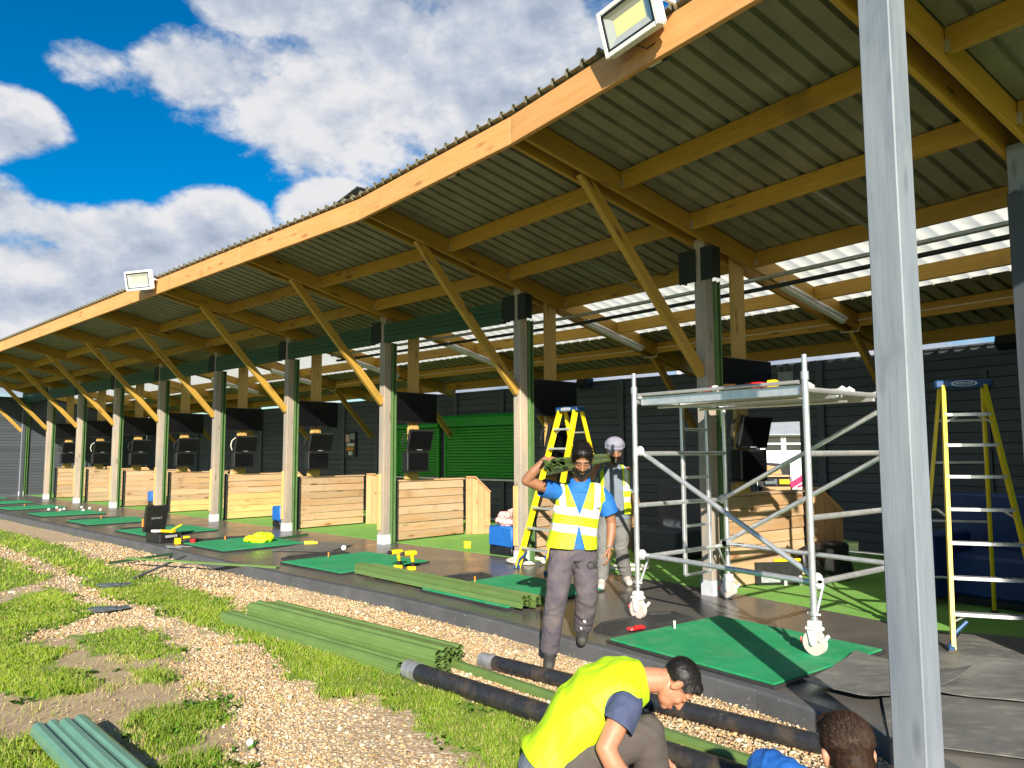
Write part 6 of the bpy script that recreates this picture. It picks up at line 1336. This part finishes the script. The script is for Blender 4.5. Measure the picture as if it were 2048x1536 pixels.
# ---- the man squatting in front
def man_squatting():
    t = thing('person', 'man with short dark hair squatting in lime vest over navy tee shirt', 'person', (.42, 3.90, GZ))
    hc = Vector((.822, 3.93, .437)); HM = frame3((.34, -.10, -.94), (.94, 0, .34)); P = lambda q: hc + HM @ Vector(q)
    spine = [((.20, 3.90, .03), .175, .125), ((.245, 3.90, .16), .172, .125), ((.33, 3.90, .285), .180, .128), ((.43, 3.905, .375), .192, .128), ((.53, 3.915, .425), .192, .112), ((.60, 3.92, .445), .150, .092), ((.655, 3.925, .455), .085, .07)]
    def spn(m, sc=1.0, sd=1.0, add=0.0, rows=spine):
        rg = []
        for i, (c, a, b) in enumerate(rows):
            d = (Vector(rows[min(i + 1, len(rows) - 1)][0]) - Vector(rows[max(i - 1, 0)][0])).normalized(); U = Vector((0, -1, 0)); W_ = d.cross(U).normalized(); rg.append(ring(c, U * (a * sc + add), W_ * (b * sd + add), 24, 2.4))
        m.loft(rg)
    m = MB(); spn(m, .88, .86); m.limb([(.63, 3.925, .455), (.74, 3.93, .452)], [.066, .060]); head_shape(m, hc, HM)
    m.limb([(.56, 3.78, .425), (.535, 3.735, .395), (.47, 3.67, .30), (.425, 3.63, .235)], [.064, .060, .052, .046]); m.limb([(.425, 3.63, .235), (.455, 3.615, .175), (.545, 3.60, .07)], [.047, .047, .030]); hand(m, (.545, 3.60, .07), (.6, .0, -.8), (.3, .9, 0), (.6, .5, .4), .5)
    m.limb([(.57, 4.07, .42), (.60, 4.13, .30), (.64, 4.14, .15)], [.062, .055, .044]); m.limb([(.64, 4.14, .15), (.74, 4.05, .03)], [.044, .03]); hand(m, (.74, 4.05, .03), (.7, -.3, -.6), (0, -.8, -.5), (.4, -.3, .7), .5)
    m.limb([(.22, 3.80, .03), (.44, 3.78, .17), (.645, 3.79, .245)], [.09, .075, .055]); m.limb([(.645, 3.79, .245), (.66, 3.80, .08), (.62, 3.80, -.06)], [.055, .05, .04]); m.limb([(.22, 4.0, .03), (.45, 4.03, .02), (.64, 4.05, -.04)], [.09, .075, .055]); m.limb([(.64, 4.05, -.04), (.40, 4.06, -.08)], [.055, .042])
    body = organic('body', m, .0055, 'skin_light', t, 5); face_parts(body, hc, HM)
    m = MB(); m.ell(P((0, -.020, .040)), (.082, .098, .090), 18, 12, HM); m.ell(P((0, .045, .085)), (.060, .045, .032), 14, 8, HM)
    def hr(bm):
        for co, no in ((P((0, .066, .052)), HM @ Vector((0, .8, -.6))), (P((0, -.03, -.035)), HM @ Vector((0, .35, -1)))):
            cut(bm, co, no); kill(bm, lambda c: (c - co).dot(no) > 0)
    h = organic('hair', m, .005, 'hair_black', t, 3, .0012, (30, 30, 30), hr); strands('hair_strand', t, h, 9000, .013, 'hair_black', 5, HM @ Vector((0, .9, .0)), .3)
    m = MB(); spn(m, 1.0, 1.0); m.limb([(.56, 3.80, .42), (.535, 3.735, .39), (.485, 3.68, .315)], [.076, .080, .080]); m.limb([(.57, 4.05, .42), (.60, 4.13, .31)], [.076, .078])
    def ts(bm):
        co, no = Vector((.485, 3.68, .315)), Vector((-.55, -.42, -.72)); cut(bm, co, no); kill(bm, lambda c: (c - co).dot(no) > 0 and (c - co).length < .14)
    organic('tee_shirt', m, .008, 'shirt_navy', t, 6, .005, (11, 11, 11), ts)
    rows = [((.165, 3.90, .055), .205, .155)] + [(c, a + .024, b + .022) for c, a, b in spine[1:5]] + [((.60, 3.92, .447), .165, .108), ((.655, 3.925, .458), .10, .082)]
    m = MB(); spn(m, 1, 1, 0, rows); m.limb([(.56, 3.83, .435), (.545, 3.775, .425)], [.088, .080]); m.limb([(.57, 4.02, .435), (.58, 4.08, .42)], [.088, .080])
    def vs(bm):
        d0 = Vector((.45, 0, .89)); cut(bm, (.185, 3.9, .075), -d0); kill(bm, lambda c: (c - Vector((.185, 3.9, .075))).dot(d0) < 0)
        cut(bm, (.668, 3.9, .45), (1, 0, 0)); kill(bm, lambda c: c.x > .668)
        pl = [(Vector((.515 + .088 * math.cos(a), 3.7, .365 + .105 * math.sin(a))), Vector((math.cos(a) / .088, 0, math.sin(a) / .105))) for a in (2 * math.pi * i / 14 for i in range(14))]
        for co, no in pl: cut(bm, co, no)
        kill(bm, lambda c: c.y < 3.80 and all((c - co).dot(no) < 0 for co, no in pl))
        # front opening under the chest
        kill(bm, lambda c: abs(c.y - 3.91) < .035 and c.z < .36 and c.x > .33 and c.z < .30 + (c.x - .33) * .2)
        for z in (.17, .215): cut(bm, (.2, 3.9, z), (.55, 0, -.83))
        paint(bm, lambda c, n: 1 if (c.x > .48 and c.z < .30 and c.z > .10 and abs(c.x - .55) < .05) else 0); trim(bm, 0, 10); bmesh.ops.solidify(bm, geom=list(bm.faces), thickness=.004)
    organic('hi_vis_vest', m, .008, ['hivis_lime', 'reflective', 'vest_trim'], t, 5, .013, (7, 7, 5), vs)
    m = MB(); m.ell((.215, 3.90, .035), (.165, .188, .125), 20, 12); m.limb([(.22, 3.80, .035), (.44, 3.78, .175), (.645, 3.79, .245)], [.118, .105, .084], 18); m.limb([(.645, 3.79, .245), (.665, 3.80, .10), (.63, 3.80, -.05)], [.084, .082, .07], 18); m.limb([(.22, 4.0, .03), (.45, 4.03, .03), (.64, 4.05, -.04)], [.118, .10, .08], 18); m.limb([(.64, 4.05, -.05), (.40, 4.06, -.07)], [.08, .065], 18)
    organic('trousers', m, .009, 'trousers_dark', t, 6, .007, (9, 9, 9))
    m = MB(); spn(m, 1, 1, .012, [((.155, 3.90, -.01), .180, .135), ((.19, 3.90, .07), .178, .132), ((.225, 3.90, .13), .176, .13)]); organic('shirt_tail', m, .008, 'shirt_grey', t, 4, .005, (11, 11, 11))
    for a, b in (((.60, 3.80, -.085), (.74, 3.78, -.10)), ((.40, 4.06, -.095), (.30, 4.06, -.105))):
        m = MB(); m.limb([a, b], [.045, .04], 14); organic('boot', m, .007, 'shoe_dark', t, 4)
man_squatting()

# ---- the man whose head and shoulder show at the bottom edge
def man_kneeling():
    t = thing('person', 'man with brown hair seen from behind in royal blue shirt and vest', 'person', (1.20, 2.70, GZ))
    hc = Vector((1.165, 2.75, .545)); HM = frame3((.14, .93, -.35), (.0, .35, .93)); HM = HM @ Matrix.Rotation(R(6), 3, 'Z'); P = lambda q: hc + HM @ Vector(q)
    rows = [(1.22, 2.56, -.04, .165, .12), (1.20, 2.58, .10, .160, .115), (1.18, 2.61, .25, .178, .12), (1.150, 2.64, .372, .172, .10), (1.155, 2.66, .425, .085, .075)]
    m = MB(); trunk(m, rows); m.limb([(1.16, 2.655, .38), (1.162, 2.70, .49)], [.062, .058]); head_shape(m, hc, HM)
    m.limb([(1.02, 2.64, .40), (.955, 2.66, .455), (.93, 2.85, .46)], [.06, .056, .045]); m.limb([(.93, 2.85, .46), (1.06, 3.05, .30)], [.045, .03]); hand(m, (1.06, 3.05, .30), (.6, .7, -.4), (.2, -.4, -.9), (1, -.3, 0), .5)
    m.limb([(1.31, 2.64, .36), (1.37, 2.66, .32), (1.42, 2.80, .16)], [.06, .056, .045]); m.limb([(1.42, 2.80, .16), (1.34, 3.0, .10)], [.045, .03]); hand(m, (1.34, 3.0, .10), (-.5, .8, -.3), (-.3, -.3, -.9), (-1, 0, 0), .5)
    for s in (-1, 1): m.limb([(1.22 + s * .09, 2.56, .0), (1.22 + s * .16, 2.92, -.02)], [.09, .06]); m.limb([(1.22 + s * .16, 2.92, -.05), (1.22 + s * .15, 2.55, -.09)], [.055, .042])
    body = organic('body', m, .006, 'skin_light', t, 5); face_parts(body, hc, HM, 'hair_brown')
    m = MB(); m.ell(P((0, -.022, .038)), (.083, .102, .094), 20, 12, HM); m.ell(P((0, -.045, -.03)), (.072, .070, .060), 16, 10, HM); m.ell(P((0, .05, .098)), (.066, .05, .034), 14, 8, HM)
    def hr(bm):
        for co, no in ((P((0, .06, .055)), HM @ Vector((0, .8, -.6))), (P((0, .01, -.03)), HM @ Vector((0, .8, -.75))), (P((0, -.05, -.075)), HM @ Vector((0, .1, -1)))): cut(bm, co, no); kill(bm, lambda c: (c - co).dot(no) > 0)
    h = organic('hair', m, .005, 'hair_brown', t, 3, .0012, (30, 30, 30), hr)
    strands('hair_strand', t, h, 11000, .022, 'hair_brown', 11, HM @ Vector((.25, 1, .0)), .28, lambda c: (HM.transposed() @ (c - hc)).z > .02); strands('hair_strand', t, h, 5000, .007, 'hair_brown', 12, HM @ Vector((0, -.2, -1)), .3, lambda c: (HM.transposed() @ (c - hc)).z <= .03)
    m = MB(); trunk(m, [(x, y, z, a + .018, b + .018) for x, y, z, a, b in rows], 2.4); m.limb([(1.04, 2.66, .395), (.945, 2.71, .462), (.905, 2.80, .47)], [.078, .078, .070]); m.limb([(1.29, 2.64, .355), (1.37, 2.66, .31), (1.41, 2.77, .19)], [.076, .078, .07])
    organic('shirt', m, .007, 'shirt_royal', t, 5, .008, (16, 16, 16))
    m = MB(); trunk(m, [(x, y, z, a + .036, b + .036) for x, y, z, a, b in rows], 2.5); m.limb([(1.10, 2.69, .41), (1.05, 2.74, .468)], [.086, .086]); m.limb([(1.25, 2.64, .375), (1.31, 2.645, .365)], [.075, .07])
    def vs(bm):
        kill(bm, lambda c: c.z > .45 or c.z < .0); kill(bm, lambda c: abs(c.x - 1.165) > (.172 if c.x < 1.1 else .165) and c.z > .2)
        for x in (1.03, 1.075, 1.24, 1.29): cut(bm, (x, 2.6, .3), (1, 0, 0))
        paint(bm, lambda c, n: 1 if (1.03 < c.x < 1.075 or 1.24 < c.x < 1.29) else 0); bmesh.ops.solidify(bm, geom=list(bm.faces), thickness=.004)
    organic('hi_vis_vest', m, .008, ['hivis', 'reflective', 'vest_trim'], t, 5, .004, (10, 10, 10), vs)
    m = MB(); m.ell((1.22, 2.56, -.01), (.17, .15, .115), 18, 10)
    for s in (-1, 1): m.limb([(1.22 + s * .09, 2.56, .0), (1.22 + s * .16, 2.92, -.02)], [.108, .08], 16); m.limb([(1.22 + s * .16, 2.92, -.055), (1.22 + s * .15, 2.55, -.08)], [.07, .055], 16)
    organic('trousers', m, .010, 'trousers_dark', t, 5, .006, (9, 9, 9))
man_kneeling()

# ---- crumpled vest on the mat and pink cloth on the ottoman
def cloth(name, m, mats, loc, label, cat, voxel, folds):
    e = thing('tmp_root', None, None, loc); o = organic(name, m, voxel, mats, e, 2, folds, (13, 13, 13)); o.parent = None; o.location = loc; bpy.data.objects.remove(e); tag(o, label, cat)
q = MB()
for v in PINK.v: q.v.append((v[0] - .05, v[1] + 12.08, v[2] + .445))
q.f = PINK.f; q.m = PINK.m
cloth('folded_cloth', q, 'cloth_pink', (-.05, 12.08, .45), 'crumpled pink cloth lying on the blue ottoman by the second post', 'cloth', .012, .03)
q = MB()
for a, b, c, rx, ry, rz_ in ((0, 0, .05, .22, .15, .06), (.10, .05, .09, .14, .12, .06), (-.12, -.02, .06, .13, .14, .05), (.03, -.05, .12, .12, .10, .05)): q.ell((-4.46 + a, 13.52 + b, .03 + c), (rx, ry, rz_), 14, 8, Matrix.Rotation(a * 6, 3, 'Z'))
cloth('crumpled_vest', q, ['hivis_lime'], (-4.46, 13.52, .04), 'crumpled bright yellow vest lying on the green mat', 'vest', .014, .03)
